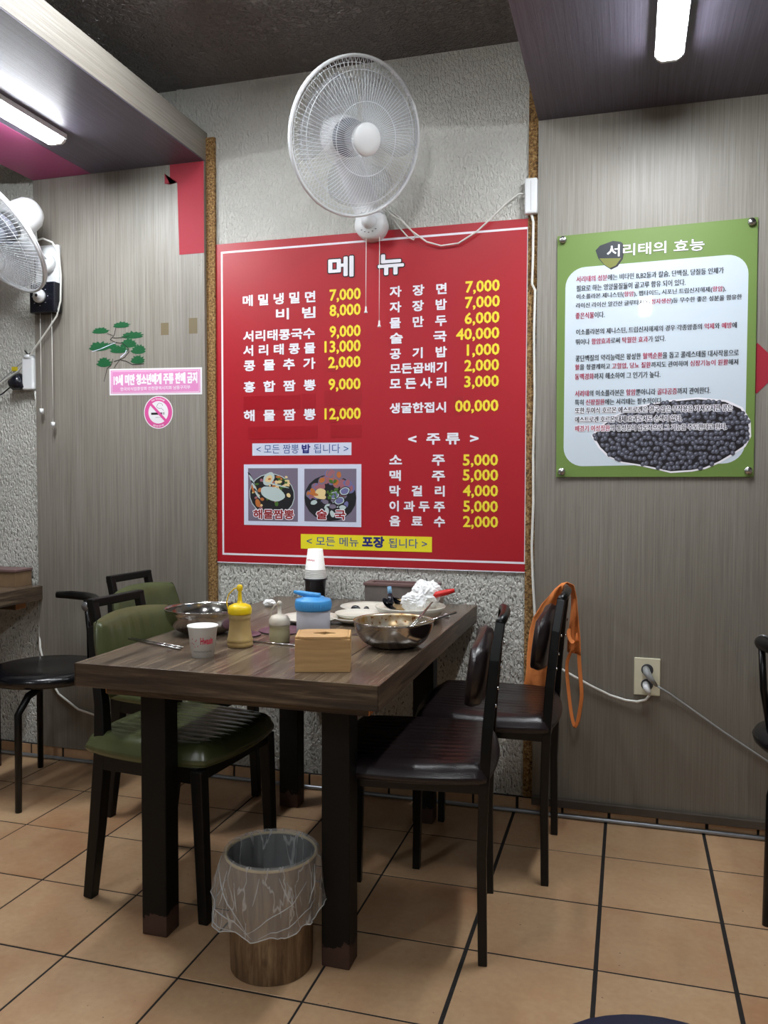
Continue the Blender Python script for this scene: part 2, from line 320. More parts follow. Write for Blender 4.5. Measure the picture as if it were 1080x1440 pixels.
# skirting of cut tiles, timber skirt, metal conduit on the floor
bb=M().box(-4.2,2.6,-.012,0,0,.05).build('baseboard_back','grout'); struct(bb,'low skirting of cut terracotta tiles along the back wall','baseboard')
bt=None
for i in range(-13,10):
    x0=tx+i*s+.003+.01; x1=x0+s-.006
    for a,b in ((x0,(x0+x1)/2-.002),((x0+x1)/2+.002,x1)):
        if bt is None: o=M().box(-.0705,.0705,-.004,0,.001,.049).build('tile','terracotta_tile',bb); bt=o.data
        else: o=bpy.data.objects.new('tile',bt); COL.objects.link(o); o.parent=bb
        o.location=((a+b)/2,-.0125,0)
m=M(); m.tube([(-4.15,-.026,.008),(-2,-.025,.008),(-.9,-.027,.008),(.3,-.026,.009),(2.5,-.026,.008)],.0075,8)
struct(m.build('trim_1','trim_metal'),'thin grey metal conduit lying along the foot of the wall','trim')
# laminate panels with the lowered beams above them
PL=(-2.243,-1.503)
m=M().box(PL[0],PL[1],-.028,-.0005,.052,2.278); struct(m.build('trim_2','laminate_upright',bevel=.001),'grey wood-grain laminate wall panel on the left, with stickers on it','panel')
m=M().box(PL[0],PL[1],-4.6,-.0005,2.2825,2.386); tb=m.build('trim_3','laminate_beam',bevel=.001); M().box(PL[0],PL[1]-.0006,-4.6,-.0005,2.2782,2.2824).build('soffit_shade_sheet','laminate_soffit_shade',tb); struct(tb,'lowered grey wood-grain ceiling beam over the left panel','beam')  # thin sheet below the beam carries the painted soffit shade
m=M().box(-.298,1.55,-.022,-.0005,.045,2.284); struct(m.build('trim_4','laminate_upright',bevel=.001),'wide grey wood-grain laminate wall panel on the right','panel')
m=M().box(-.298,1.55,-4.6,-.0005,2.2885,2.5555); tb=m.build('trim_5','laminate_beam',bevel=.001); M().box(-.298,1.55,-4.6,-.0005,2.2842,2.2884).build('soffit_shade_sheet','laminate_soffit_shade',tb); struct(tb,'wide lowered grey wood-grain ceiling section over the right panel','beam')
m=M().box(-1.5025,-1.468,-.014,-.0005,.052,2.365); struct(m.build('trim_6','foam_strip'),'strip of brown expanded foam beside the left panel','trim')
m=M().box(-.33,-.2985,-.010,-.0005,.052,2.44); struct(m.build('trim_7','foam_strip'),'strip of brown expanded foam beside the right panel','trim')
m=M().box(-.298,1.55,-.040,-.0225,.038,.066); struct(m.build('trim_8','dark_skirt',bevel=.003),'dark worn timber batten at the foot of the right panel','trim')
m=M().box(-1.625,-1.598,-.010,-.0005,2.387,2.555); struct(m.build('trim_9','stucco_paint',bevel=.003),'painted batten on the upper wall near the left beam','trim')
# =============== LAMPS ===============
def tube_lamp(x,y1,length,zc,label,wd=.075,h=.032,glow='glow_white'):
    t=thing('ceiling_tube_lamp',label,'lamp',(x,y1-length/2,zc-.0005))
    y0=y1-length
    hs=M().box(x-wd/2,x+wd/2,y0,y1,zc-.012,zc-.0005)
    for q in (-1,1): hs.box(x+q*(wd/2-.0008)-.0008,x+q*(wd/2-.0008)+.0008,y0,y1,zc-.018,zc-.012)  # side lips added to hold the diffuser's light off the soffit
    hs.build('housing','white_plastic',t)
    m=M(); pts=[(x-wd/2+.003,zc-.012),(x+wd/2-.003,zc-.012),(x+wd/2-.006,zc-h+.008),(x+wd/2-.018,zc-h),(x-wd/2+.018,zc-h),(x-wd/2+.006,zc-h+.008)]
    m.wallprism(pts,y0+.012,y1-.012); m.build('diffuser',glow,t)
    m=M(); m.wallprism([(p[0],p[1]-.0006) for p in pts],y0,y0+.0118); m.build('end_cap','white_plastic',t)
    m=M(); m.wallprism([(p[0],p[1]-.0006) for p in pts],y1-.0118,y1); m.build('end_cap','white_plastic',t)
tube_lamp(-1.872,-.365,.60,2.278,'white tube lamp under the left beam',.08)
tube_lamp(.088,-.375,.58,2.284,'white tube lamp under the right ceiling section, cut by the top edge')
tube_lamp(-1.228,-.575,.60,2.556,'lit lamp on the dark main ceiling at the top edge, left of the wall fan',.065,glow='glow_ceiling')
tube_lamp(-.69,-.80,.60,2.556,'lamp on the main ceiling just above the top edge of the photo',.065,glow='glow_ceiling')
tube_lamp(-1.872,-3.1,.60,2.278,'tube lamp under the left beam, behind the viewpoint',.08)
tube_lamp(.088,-2.75,.60,2.284,'tube lamp under the right ceiling section, behind the viewpoint')
tube_lamp(-1.228,-4.9,.60,2.556,'unseen fill tube lamp added on the main ceiling, behind the viewpoint')  # extra lamp put in only to brighten the room
# =============== FLAT THINGS ON THE PANELS ===============
def flat(name,pts,y,mt,label,cat,th=.0008,off=None):
    m=M(); m.wallprism(pts,y-th,y); return tag(m.build(name,mt),label,cat)
flat('red_film',[(-1.642,2.277),(-1.5035,2.277),(-1.5035,1.946),(-1.605,1.946),(-1.612,2.21),(-1.664,2.21),(-1.664,2.247),(-1.642,2.205)],-.0282,'film_red','bright red film at the top right corner of the left panel','film')
m=M().box(-2.2425,-1.98,-1.9,-.03,2.2776,2.2782); tag(m.build('magenta_film','film_magenta'),'magenta film under the left beam, beside its tube lamp','film')
for k,(pts,lb) in enumerate(([((-1.685,1.70)),(-1.652,1.70),(-1.652,1.655),(-1.685,1.655)],'small patch of old tape residue just right of the green pine decal') if 0 else q for q in (([(-1.685,1.700),(-1.652,1.700),(-1.652,1.655),(-1.685,1.655)],'small patch of old tape residue just right of the green pine decal'),([(-1.568,1.712),(-1.533,1.712),(-1.533,1.655),(-1.568,1.655)],'patch of old brown tape residue right of the pine decal, near the panel edge'))):
    flat('tape_residue',pts,-.0282,'tape_brown',lb,'tape',.0003)
# red diamond on the right panel
flat('red_diamond_sign',[(.37,1.54),(.445,1.462),(.37,1.385),(.295,1.462)],-.0222,'film_red','red diamond sticker half behind the green poster, at the right edge','sticker')
# pine decal
t=thing('pine_decal','dark green pine tree decal on the left panel above the pink notice','decal',(-1.87,-.0282,1.60))
P=lambda x,y:(-1.993+(x-40)/465*.240,1.708-(y-90)/490*.218)
m=M(); Y=-.0288
def clump(cx,cy,w,h,k,sd):
    r=random.Random(sd); pts=[]
    for i in range(26):
        a=2*PI*i/26; q=(1.05 if i%2 else .78)*r.uniform(.88,1.1) if math.sin(a)>-.2 else .95
        x,z=P(cx+w/2*math.cos(a)*q,cy-h/2*math.sin(a)*q*(1.1 if math.sin(a)>0 else .55)); pts.append((x,Y-sd*.00001,z))
    m.add(pts,[tuple(range(26))],k)
for i,(cx,cy,w_,h_) in enumerate(((310,112,150,66),(132,152,150,66),(405,205,190,78),(370,275,150,95),(120,290,185,100),(290,322,160,80),(452,330,130,105),(160,428,130,105),(445,415,125,90),(215,285,130,60))): clump(cx,cy,w_,h_,0,i+1)
def stroke(pts,wd,k):
    for (a,b),(c,d) in zip(pts[:-1],pts[1:]):
        x0,z0=P(a,b);x1,z1=P(c,d); dx,dz=x1-x0,z1-z0; L=math.hypot(dx,dz); nx,nz=-dz/L*wd/2,dx/L*wd/2; ex,ez=dx/L*wd*.3,dz/L*wd*.3
        m.add([(x0+nx-ex,Y-.0002,z0+nz-ez),(x0-nx-ex,Y-.0002,z0-nz-ez),(x1-nx+ex,Y-.0002,z1-nz+ez),(x1+nx+ex,Y-.0002,z1+nz+ez)],[(0,1,2,3)],k)
stroke([(262,130),(250,185),(235,205),(215,225),(255,250),(320,262),(362,300),(372,335),(335,380),(290,400),(245,412)],.0028,1)
stroke([(190,172),(235,190)],.002,1); stroke([(240,212),(330,212),(375,200)],.002,1); stroke([(60,318),(130,300),(215,268),(260,252)],.0022,2); stroke([(300,400),(350,415),(400,445),(495,442)],.0026,1)
stroke([(235,390),(222,440),(185,470),(168,540),(158,578)],.0024,1); stroke([(290,405),(262,440),(245,468)],.002,1); stroke([(350,320),(340,345),(300,378)],.003,2)
m.build('printed_tree',['tree_green','tree_dark','strip_pale'],t)
# pink notices
t=thing('drinking_age_sticker','pink rectangular notice with white Korean lettering on the left panel','sticker',(-1.712,-.0282,1.484))
M().wallprism([(-1.908,1.537),(-1.515,1.530),(-1.515,1.431),(-1.908,1.437)],-.0292,-.0282).build('sheet','label_white',t)
M().wallprism([(-1.902,1.531),(-1.522,1.524),(-1.522,1.438),(-1.902,1.443)],-.0295,-.0292).build('pink_ground','label_pink',t)
m=M()
for a,b in (((-1.898,1.527),(-1.526,1.520)),((-1.898,1.447),(-1.526,1.442))): m.wallprism([a,b,(b[0],b[1]-.0012),(a[0],a[1]-.0012)],-.0297,-.0295)
for x in (-1.898,-1.5272): m.wallprism([(x,1.526),(x+.0012,1.526),(x+.0012,1.443),(x,1.443)],-.0297,-.0295)
m.build('border_line','label_white',t)
print_line('19세 미만 청소년에게 주류 판매 금지',-1.890,-1.533,1.472,.043,-.0299,['label_white'],t,.04)
print_line('한국외식업중앙회 인천광역시지회 남동구지부',-1.860,-1.563,1.452,.014,-.0299,['label_white'],t,.012)
t=thing('no_smoking_sticker','round pink and white no smoking sticker below the pink notice','sticker',(-1.698,-.0282,1.369))
cx,cz=-1.698,1.3685
for r,y,k,n_ in ((.0615,-.0290,'label_white','sheet'),(.058,-.0293,'label_hot_pink','pink_ring'),(.042,-.0296,'label_white','white_disc')):
    m=M(); pts=[(cx+r*math.cos(2*PI*i/48),cz+r*math.sin(2*PI*i/48)) for i in range(48)]; m.wallprism(pts,y,y+.0006); m.build(n_,k,t)
m=M().box(cx-.030,cx+.016,-.0299,-.0297,cz-.009,cz-.001); m.box(cx+.019,cx+.021,-.0299,-.0297,cz-.009,cz); m.box(cx+.024,cx+.026,-.0299,-.0297,cz-.009,cz); m.build('cigarette','print_black',t)
m=M(); m.tube([(cx+.006+.012*math.cos(a)+.002*math.sin(3*a),-.0299,cz+.024+.010*math.sin(a)) for a in [k*.38 for k in range(15)]]+[(cx+.023,-.0299,cz+.006)],.0006,4); m.build('smoke','print_black',t)
m=M(); a=Vector((cx-.030,cz+.030));b=Vector((cx+.030,cz-.030)); n=Vector((.0035,.0035)); m.wallprism([tuple(a-n),tuple(a+n),tuple(b+n),tuple(b-n)],-.0304,-.0301); m.build('slash','label_hot_pink',t)
def arc_text(body,r,a0,a1,y,inks,par,h,bold=.01):
    def fn(x,z):
        a=a0+(a1-a0)*x; R=r+z; return (cx+R*math.cos(a),y,cz+R*math.sin(a))
    print_line(body,0,1,0,h,y,inks,par,bold,fn=fn)
arc_text('No Smoking!',.046,PI*.68,PI*.32,-.0298,['label_white'],t,.008,.02)
arc_text('금연구역',.055,PI*1.36,PI*1.64,-.0298,['label_white'],t,-.007,.02)
print_line('금연구역',cx-.012,cx+.014,cz-.021,.004,-.0299,['print_ink'],t)
# =============== MENU BOARD ===============
NAMES=[('메 밀 냉 밀 면',-1.360,-1.077,1.747,0.0410),('비  빔',-1.229,-1.077,1.692,0.0410),('서리태콩국수',-1.359,-1.079,1.619,0.0400),('서 리 태 콩 물',-1.359,-1.077,1.567,0.0400),('콩  물  추  가',-1.357,-1.077,1.512,0.0410),('홍  합  짬  뽕',-1.358,-1.076,1.435,0.0410),('해  물  짬  뽕',-1.358,-1.076,1.330,0.0420),('자   장   면',-0.803,-0.602,1.748,0.0380),('자   장   밥',-0.803,-0.601,1.695,0.0380),('물   만   두',-0.803,-0.601,1.641,0.0380),('술       국',-0.802,-0.601,1.588,0.0380),('공   기   밥',-0.802,-0.600,1.535,0.0380),('모든곱배기',-0.802,-0.601,1.484,0.0370),('모 든 사 리',-0.802,-0.601,1.431,0.0390),('생굴한접시',-0.802,-0.602,1.348,0.0370),('<  주 류  >',-0.735,-0.489,1.239,0.0400),('소       주',-0.803,-0.605,1.167,0.0380),('맥       주',-0.802,-0.604,1.114,0.0380),('막   걸   리',-0.802,-0.605,1.061,0.0380),('이 과 두 주',-0.802,-0.604,1.008,0.0380),('음   료   수',-0.802,-0.603,0.956,0.0380)]
PRICES=[('7,000',-1.024,-0.908,1.748,0.0470),('8,000',-1.024,-0.908,1.694,0.0470),('9,000',-1.024,-0.908,1.620,0.0470),('13,000',-1.043,-0.908,1.567,0.0480),('2,000',-1.029,-0.908,1.512,0.0470),('9,000',-1.028,-0.908,1.435,0.0470),('12,000',-1.043,-0.907,1.331,0.0470),('7,000',-0.538,-0.422,1.748,0.0450),('7,000',-0.539,-0.421,1.696,0.0450),('6,000',-0.540,-0.422,1.643,0.0450),('40,000',-0.569,-0.422,1.591,0.0450),('1,000',-0.532,-0.421,1.537,0.0450),('2,000',-0.540,-0.422,1.485,0.0450),('3,000',-0.540,-0.422,1.431,0.0450),('00,000',-0.571,-0.423,1.349,0.0460),('5,000',-0.543,-0.423,1.167,0.0450),('5,000',-0.543,-0.422,1.116,0.0450),('4,000',-0.542,-0.422,1.063,0.0450),('5,000',-0.541,-0.422,1.010,0.0450),('2,000',-0.541,-0.421,0.958,0.0450)]
TITLE=[('메',-1.029,-0.934,1.828,0.0730),('뉴',-0.846,-0.752,1.825,0.0720)]
MISC=[('< 모든 짬뽕 밥 됩니다 >',-1.307,-0.953,1.212,0.0330),('해물짬뽕',-1.320,-1.160,0.974,0.0350),('술  국',-1.073,-0.963,0.976,0.0350),('< 모든 메뉴 포장 됩니다 >',-1.111,-0.666,0.881,0.0370)]
GREEN=[('서리태의 효능',-0.078,0.213,1.828,0.0380),('*서리태의 성분*에는 비타민 B,B2등과 칼슘, 단백질, 당질등 인체가',-0.172,0.270,1.753,0.0210),('필요로 하는 영양물질들이 골고루 함유 되어 있다.',-0.171,0.160,1.724,0.0210),('이소플라본 제니스틴(*항암*), 펩타이드, 시포닌 트립신저해제(*항암*),',-0.171,0.277,1.697,0.0200),('라이신 라이산 알긴산 글루타치온(*정자생산*)등 무수한 좋은 성분을 함유한',-0.172,0.323,1.669,0.0200),('*좋은식물*이다.',-0.173,-0.082,1.637,0.0210),('이소플라본의 제니스틴, 트립신저해제의 경우 각종암종의 *억제*와 *예방*에',-0.171,0.310,1.585,0.0200),('뛰어나 *항암효과*로써 *탁월한 효과*가 있다.',-0.172,0.104,1.554,0.0200),('콩단백질의 약리능력은 왕성한 *혈액순환*을 돕고 콜레스테롤 대사작용으로',-0.172,0.317,1.501,0.0210),('*혈*을 청결케하고 *고혈압, 당뇨 질환*까지도 관여하며 *심장기능이 원활*해져',-0.173,0.316,1.473,0.0200),('*동맥경화*까지 해소하여 그 인기가 높다.',-0.173,0.090,1.442,0.0210),('*서리태*의 이소플라본은 *항암*뿐아니라 *골다공증*까지 관여한다.',-0.172,0.238,1.388,0.0210),('특히 *신장질환*에는 서리태는 필수적이다.',-0.172,0.098,1.360,0.0200),('또한 투여식 호르몬 에스트로겐은 결국 많은 부작용을 가져오지만 콩은',-0.171,0.302,1.333,0.0210),('에스트로겐 호르몬 대체 효과로서도 손색이 없다.',-0.171,0.156,1.304,0.0210),('*폐경기 여성질환*의 통성분이 압도적으로 그 기능을 주도한다고 한다.',-0.171,0.287,1.276,0.0200)]

t=thing('menu_board','large red Korean menu board on the back wall below the wall fan','sign',(-.893,-.001,.81))
M().box(-1.475,-.313,-.006,-.0145+.014,.812,1.979).build('panel','menu_red',t,bevel=.001)
m=M(); 
for a in ((-1.447,-.326,1.944,1.951),(-1.447,-.326,.838,.845)): m.box(a[0],a[1],-.0066,-.006,a[2],a[3])
for a in ((-1.447,-1.440),(-.333,-.326)): m.box(a[0],a[1],-.00665,-.006,.838,1.951)
m.build('border_line','print_white',t)
m=M().box(-1.4755,-.3125,-.0068,-.001,.8085,.8118); m.build('edge_trim','print_white',t)
for q in NAMES: print_line(q[0],q[1],q[2],q[3],q[4],-.0071,['print_white'],t,.036,'dish_name')
for q in PRICES:
    print_line(q[0],q[1],q[2],q[3]-.006,q[4],-.0071,['print_yellow'],t,.030,'price')
for q in TITLE:
    print_line(q[0],q[1],q[2],q[3],q[4],-.0070,['print_black'],t,.085,'title_outline',.004,dirs=12); print_line(q[0],q[1],q[2],q[3],q[4],-.0076,['print_white'],t,.042,'title')
M().box(-1.324,-.942,-.0070,-.006,1.205,1.2495).build('white_strip','strip_pale',t)
M().box(-1.134,-.649,-.0070,-.006,.869,.922).build('yellow_strip','strip_yellow',t)
q=MISC[0]; x0,x1=q[1],q[2]; W_=x1-x0
print_line('< 모든 짬뽕',x0,x0+W_*.468,q[3],q[4],-.0074,['print_blue'],t); print_line('밥',x0+W_*.50,x0+W_*.595,q[3],q[4],-.0074,['print_navy'],t,.04); print_line('됩니다 >',x0+W_*.63,x1,q[3],q[4],-.0074,['print_blue'],t)
q=MISC[3]; x0,x1=q[1],q[2]; W_=x1-x0
print_line('< 모든 메뉴',x0,x0+W_*.44,q[3],q[4]*.9,-.0074,['print_blue'],t,.005); print_line('포장',x0+W_*.47,x0+W_*.655,q[3]-.002,q[4]*1.1,-.0074,['print_navy'],t,.045); print_line('됩니다 >',x0+W_*.69,x1,q[3],q[4]*.9,-.0074,['print_blue'],t,.005)
# re-taped patches
for x0,x1,z0,z1,dk in ((-1.034,-1.000,1.500,1.562,0),(-1.358,-1.136,1.370,1.421,0),(-1.128,-1.077,1.370,1.425,0),(-1.043,-.905,1.380,1.435,0),(-1.024,-.995,1.320,1.368,0),(-1.34,-1.07,1.265,1.31,0),(-1.02,-.905,1.268,1.312,0),(-.574,-.542,1.339,1.402,0)):
    M().box(x0,x1,-.00685,-.006,z0,z1).build('tape_patch','tape_red',t)
# the two printed food pictures
M().box(-1.358,-.905,-.0070,-.006,.951,1.173).build('picture_ground','strip_pale',t)
rr=random.Random(7)
def picture(x0,x1,z0,z1,kind):
    m=M(); y=-.0073; cx,cz=(x0+x1)/2,(z0+z1)/2
    m.add([(x0,y,z0),(x1,y,z0),(x1,y,z1),(x0,y,z1)],[(0,1,2,3)],0)
    def D(u,v,rx,rz,k,rot=0,w=.05):
        global _y; _y-=.000012
        m.disc(x0+u*(x1-x0),z0+v*(z1-z0),rx*(x1-x0),rz*(z1-z0),_y,k,20,rot,w)
    global _y; _y=y-.0001
    if kind:
        D(.48,.5,.46,.40,1,-.15,0); D(.48,.5,.445,.385,2,-.15,0)
        for k in range(46):
            a=rr.uniform(0,2*PI); q=rr.uniform(.1,.38); D(.48+q*math.cos(a),.52+q*.85*math.sin(a),rr.uniform(.02,.05),rr.uniform(.015,.04),rr.choice([2,6,8,4,7,5]),rr.uniform(0,3))
        D(.50,.52,.25,.13,3,-.25); D(.52,.53,.2,.09,1,-.25); D(.42,.80,.14,.10,1,.9); D(.42,.79,.09,.06,5,.9)
        for k in range(22): D(rr.uniform(.42,.82),rr.uniform(.64,.84),rr.uniform(.02,.06),.02,rr.choice([5,7,5,6]),rr.uniform(-.6,.3))
        D(.56,.69,.28,.014,1,-.22,0); D(.12,.62,.05,.09,7,.3); D(.20,.34,.05,.08,7,.3)
        for k in range(8): D(.05+.02*k,.85-.05*k,.02,.09,rr.choice([2,1]),.6)
    else:
        D(.5,.45,.5,.44,2,0,0)
        for k in range(30):
            a=rr.uniform(-.1,PI+.1); q=rr.uniform(.24,.42); D(.5+q*math.cos(a),.50+q*1.0*math.sin(a),rr.uniform(.07,.10),rr.uniform(.06,.08),rr.choice([4,4,8,0]),rr.uniform(0,3)); D(.5+q*math.cos(a),.51+q*math.sin(a),.06,.045,rr.choice([4,4,7]),rr.uniform(0,3))
        for k in range(16):
            a=rr.uniform(PI,2*PI); q=rr.uniform(.1,.38); D(.5+q*math.cos(a),.45+q*.8*math.sin(a),.085,.06,2,rr.uniform(0,3)); D(.5+q*math.cos(a),.45+q*.8*math.sin(a),.065,.042,rr.choice([8,1,0]),rr.uniform(0,3))
        D(.32,.55,.10,.08,5); D(.30,.48,.13,.05,5,-.2); D(.18,.52,.10,.03,7,-.2)
        for u,v in ((.78,.58),(.68,.4),(.58,.5)): D(u,v,.11,.085,2,.3); D(u,v,.095,.07,1,.3); D(u,v,.075,.055,8,.3)
        for k in range(22): D(rr.uniform(.45,.66),rr.uniform(.45,.78),.03,.02,6,rr.uniform(0,3))
    stuff(m.build('printed_picture',['pv_sky','pv_clam','pv_black','pv_clam','pv_pink','pv_egg','pv_green','pv_orange','pv_violet'],t))
picture(-1.341,-1.145,.966,1.159,1); picture(-1.120,-.923,.968,1.157,0)
for q,s2 in ((MISC[1],'해물짬뽕'),(MISC[2],'술  국')):
    print_line(s2,q[1],q[2],q[3],q[4],-.0086,['print_white'],t,.10,'caption_outline',.003,dirs=12); print_line(s2,q[1],q[2],q[3],q[4],-.0090,['print_darkred'],t,.03,'caption')
# =============== GREEN POSTER ===============
t=thing('bean_poster','green and white Korean poster about black beans, screwed to the right panel','poster',(.067,-.023,1.128))
M().wallprism([(-.233,1.906),(.364,1.917),(.366,1.131),(-.229,1.129)],-.030,-.0255).build('acrylic_sheet','poster_green',t)
def rr_pts(x0,x1,z0,z1,r,n=8):
    out=[]
    for cx,cz,a0 in ((x1-r,z1-r,0),(x0+r,z1-r,PI/2),(x0+r,z0+r,PI),(x1-r,z0+r,1.5*PI)):
        for k in range(n+1): a=a0+PI/2*k/n; out.append((cx+r*math.cos(a),cz+r*math.sin(a)))
    return out
m=M(); m.wallprism([(x,z+(x-.07)*.018) for x,z in rr_pts(-.206,.340,1.168,1.806,.062)],-.0303,-.030); m.build('white_field','poster_pale',t)
m=M(); rb=random.Random(3)
outl=[(-.112,1.262),(-.09,1.29),(-.04,1.325),(.03,1.352),(.12,1.366),(.20,1.372),(.28,1.362),(.325,1.34),(.348,1.30),(.350,1.255),(.335,1.225),(.30,1.200),(.265,1.178),(.225,1.160),(.185,1.152),(.125,1.148),(.085,1.158),(.04,1.168),(-.02,1.178),(-.06,1.195),(-.09,1.225)]
m.add([(.12+(x-.12)*1.03,-.0305,1.26+(z-1.26)*1.05) for x,z in outl],[tuple(range(len(outl)))],0); m.add([(x,-.0306,z) for x,z in outl],[tuple(range(len(outl)))],1)
def inside(x,z):
    c=False
    for (a,b),(d,e) in zip(outl,outl[1:]+outl[:1]):
        if (b>z)!=(e>z) and x<(d-a)*(z-b)/(e-b)+a: c=not c
    return c
yy=-.0306
for rz in range(14):
    for rx in range(32):
        x=-.11+rx*.0148+(rz%2)*.0074+rb.uniform(-.0045,.0045); z=1.36-rz*.0155+rb.uniform(-.0045,.0045)
        if inside(x,z):
            yy-=.0000015; a=rb.uniform(0,3); m.disc(x,z,.0084,.0070,yy,1,10,a); yy-=.0000015; m.disc(x,z,.0078,.0064,yy,2,10,a); m.disc(x-.0015,z+.0018,.0035,.0022,yy-.000001,3,7,a)
stuff(m.build('printed_beans',['print_white','print_black','bean_dark','bean_light'],t))
m=M(); pts=[(-.113,1.852),(-.10,1.866),(-.06,1.878),(-.035,1.873),(-.028,1.852),(-.033,1.822),(-.048,1.800),(-.068,1.791),(-.085,1.803),(-.104,1.826)]
m.add([(x+.004,-.0308,z-.003) for x,z in pts],[tuple(range(10))],0); m.add([(x,-.0310,z) for x,z in pts],[tuple(range(10))],1); m.add([(-.101,-.0311,1.826),(-.034,-.0311,1.822),(-.05,-.0311,1.800),(-.068,-.0311,1.793),(-.085,-.0311,1.805)],[(0,1,2,3,4)],2)
m.build('printed_bean_mark',['print_black','print_ink','tape_olive'],t)
q=GREEN[0]; print_line(q[0],q[1],q[2],q[3],q[4],-.0313,['print_black'],t,.03,'title_outline',.0012); print_line(q[0],q[1],q[2],q[3],q[4],-.0316,['print_white'],t,.02,'title')
for k,q in enumerate(GREEN[1:]):
    if k>=12: print_line(q[0],q[1],q[2],q[3],q[4],-.0312,['print_white'],t,.13,'text_glow',.002)
    print_line(q[0],q[1],q[2],q[3],q[4],-.0316,['print_ink','print_maroon'],t,.022,'text_line',dirs=2)
for x,z in ((-.215,1.892),(.346,1.903),(-.211,1.147),(.350,1.150)):
    m=M(); m.lathe([(.0115,0),(.0115,.009),(.0105,.0105),(0,.0108)],24,(x,-.030,z),axis=(0,-1,0)); m.build('standoff_bolt','bolt_steel',t)
# =============== WALL FANS ===============
def axis_mat(c,ax,up=(0,0,1)):
    z=Vector(ax).normalized(); x=Vector(up).cross(z).normalized(); y=z.cross(x); m=Matrix((x,y,z)).transposed().to_4x4(); m.translation=Vector(c); return m
def fan_head(t,c,ax,R=.235,nw=96,badge='white_plastic',hubr=.048,mb=0.):
    T=axis_mat(c,ax)
    def prof(r,sgn): 
        u=r/R; return sgn*(.062*(1-max(0,(u-.12)/.88)**3.2)) if sgn>0 else -.075*(1-u**3)
    for nm,sgn in (('front_grille',1),('back_grille',-1)):
        m=M(); m.T=T
        for k in range(nw):
            a=2*PI*k/nw; r0=hubr*.8 if sgn>0 else .05; pts=[]
            for i in range(10):
                u=i/9; r=r0+(R-r0)*u; aa=a+(.22*(1-u) if sgn>0 else -.1*(1-u)); pts.append((r*math.cos(aa),r*math.sin(aa),prof(r,sgn)))
            m.tube(pts,.0009,3)
        for r in ((.105,.190) if sgn>0 else (.09,.17,.21)):
            m.tube([(r*math.cos(2*PI*k/48),r*math.sin(2*PI*k/48),prof(r,sgn)-.001) for k in range(48)],.0012,4,closed=True)
        stuff(m.build(nm,'fan_white',t))
    m=M(); m.T=T; m.tube([(R*math.cos(2*PI*k/72),R*math.sin(2*PI*k/72),0) for k in range(72)],.0052,8,closed=True); m.tube([(R*math.cos(2*PI*k/72),R*math.sin(2*PI*k/72),-.009) for k in range(72)],.0045,8,closed=True); m.build('rim','fan_white',t)
    m=M(); m.T=T; m.lathe([(hubr,.050),(hubr,.062),(hubr*.93,.067),(hubr*.6,.070),(0,.071)],36); m.build('hub_cap',badge,t)
    m=M(); m.T=T; m.lathe([(.033,.040),(.036,.03),(.036,-.02),(.03,-.03)],24); m.build('blade_hub','blade_grey',t)
    for b in range(3):
        a0=b*2*PI/3+.5; m=M(); m.T=T@Matrix.Rotation(a0,4,'Z')
        m.grid(lambda u,v:((.035+u*.165)*math.cos((v-.5)*(.9+.9*math.sin(u*PI*.8))+.35*u),(.035+u*.165)*math.sin((v-.5)*(.9+.9*math.sin(u*PI*.8))+.35*u),.022-.05*v+.012*u),10,8); m.build('blade','fan_blade',t,solid=.0016)
    m=M(); m.T=T; m.lathe([(.058,-.055-mb),(.064,-.065-mb),(.066,-.10-mb),(.060,-.135-mb),(.045,-.158-mb),(.02,-.168-mb),(0,-.17-mb)],32); m.build('motor_housing','white_plastic',t)
    m=M(); m.T=T; m.lathe([(.055,-.03),(.058,-.054),(.050,-.056)],32); m.build('motor_plate','blade_grey',t)
    return T
t=thing('wall_fan','white wall fan on the stucco wall above the red menu board','fan',(-.855,-.002,2.0))
C1=Vector((-.826,-.30,2.178)); A1=Vector((.72,-.60,-.36)).normalized()
fan_head(t,C1,A1,.228)
m=M(); m.lathe([(.052,0),(.056,.006),(.056,.045),(.050,.060),(0,.062)],40,(-.862,-.001,1.995),axis=(0,-1,0)); m.build('base','white_plastic',t)
kb=M(); kb.lathe([(.026,.060),(.026,.068),(.020,.070),(.0195,.084),(0,.085)],28,(-.862,-.001,1.998),axis=(0,-1,0)); kb.build('speed_knob','fan_white',t)
m=M(); 
for a in (-2.3,-1.95,-1.57,-1.2,-.85): m.box(-.862+.038*math.cos(a)-.0025,-.862+.038*math.cos(a)+.0025,-.0636,-.0625,1.998+.038*math.sin(a)-.001,1.998+.038*math.sin(a)+.001)
m.build('speed_marks','print_ink',t)
Mo=C1+A1*-.11
m=M(); pth=[Vector((-.862,-.045,2.02)),Vector((-.872,-.09,2.06)),Vector((-.885,-.14,2.12)),Vector((-.90,-.19,2.18)),Mo-Vector((0,0,.02))]
def loft(m,pth,ws,ds,mi=0,n=14):
    vs=[];fs=[]
    for i,p in enumerate(pth):
        for k in range(n): a=2*PI*k/n; ca,sa=math.cos(a),math.sin(a); vs.append((p.x+ws[i]*math.copysign(abs(ca)**.6,ca),p.y+ds[i]*math.copysign(abs(sa)**.6,sa),p.z-ds[i]*.3*sa))
    for i in range(len(pth)-1):
        for k in range(n): fs.append((i*n+k,i*n+(k+1)%n,(i+1)*n+(k+1)%n,(i+1)*n+k))
    fs+= [tuple(range(n)),tuple((len(pth)-1)*n+k for k in range(n))]; m.add(vs,fs,mi,True)
loft(m,pth,[.050,.050,.049,.047,.044],[.022,.024,.024,.026,.03]); m.build('neck','white_plastic',t)
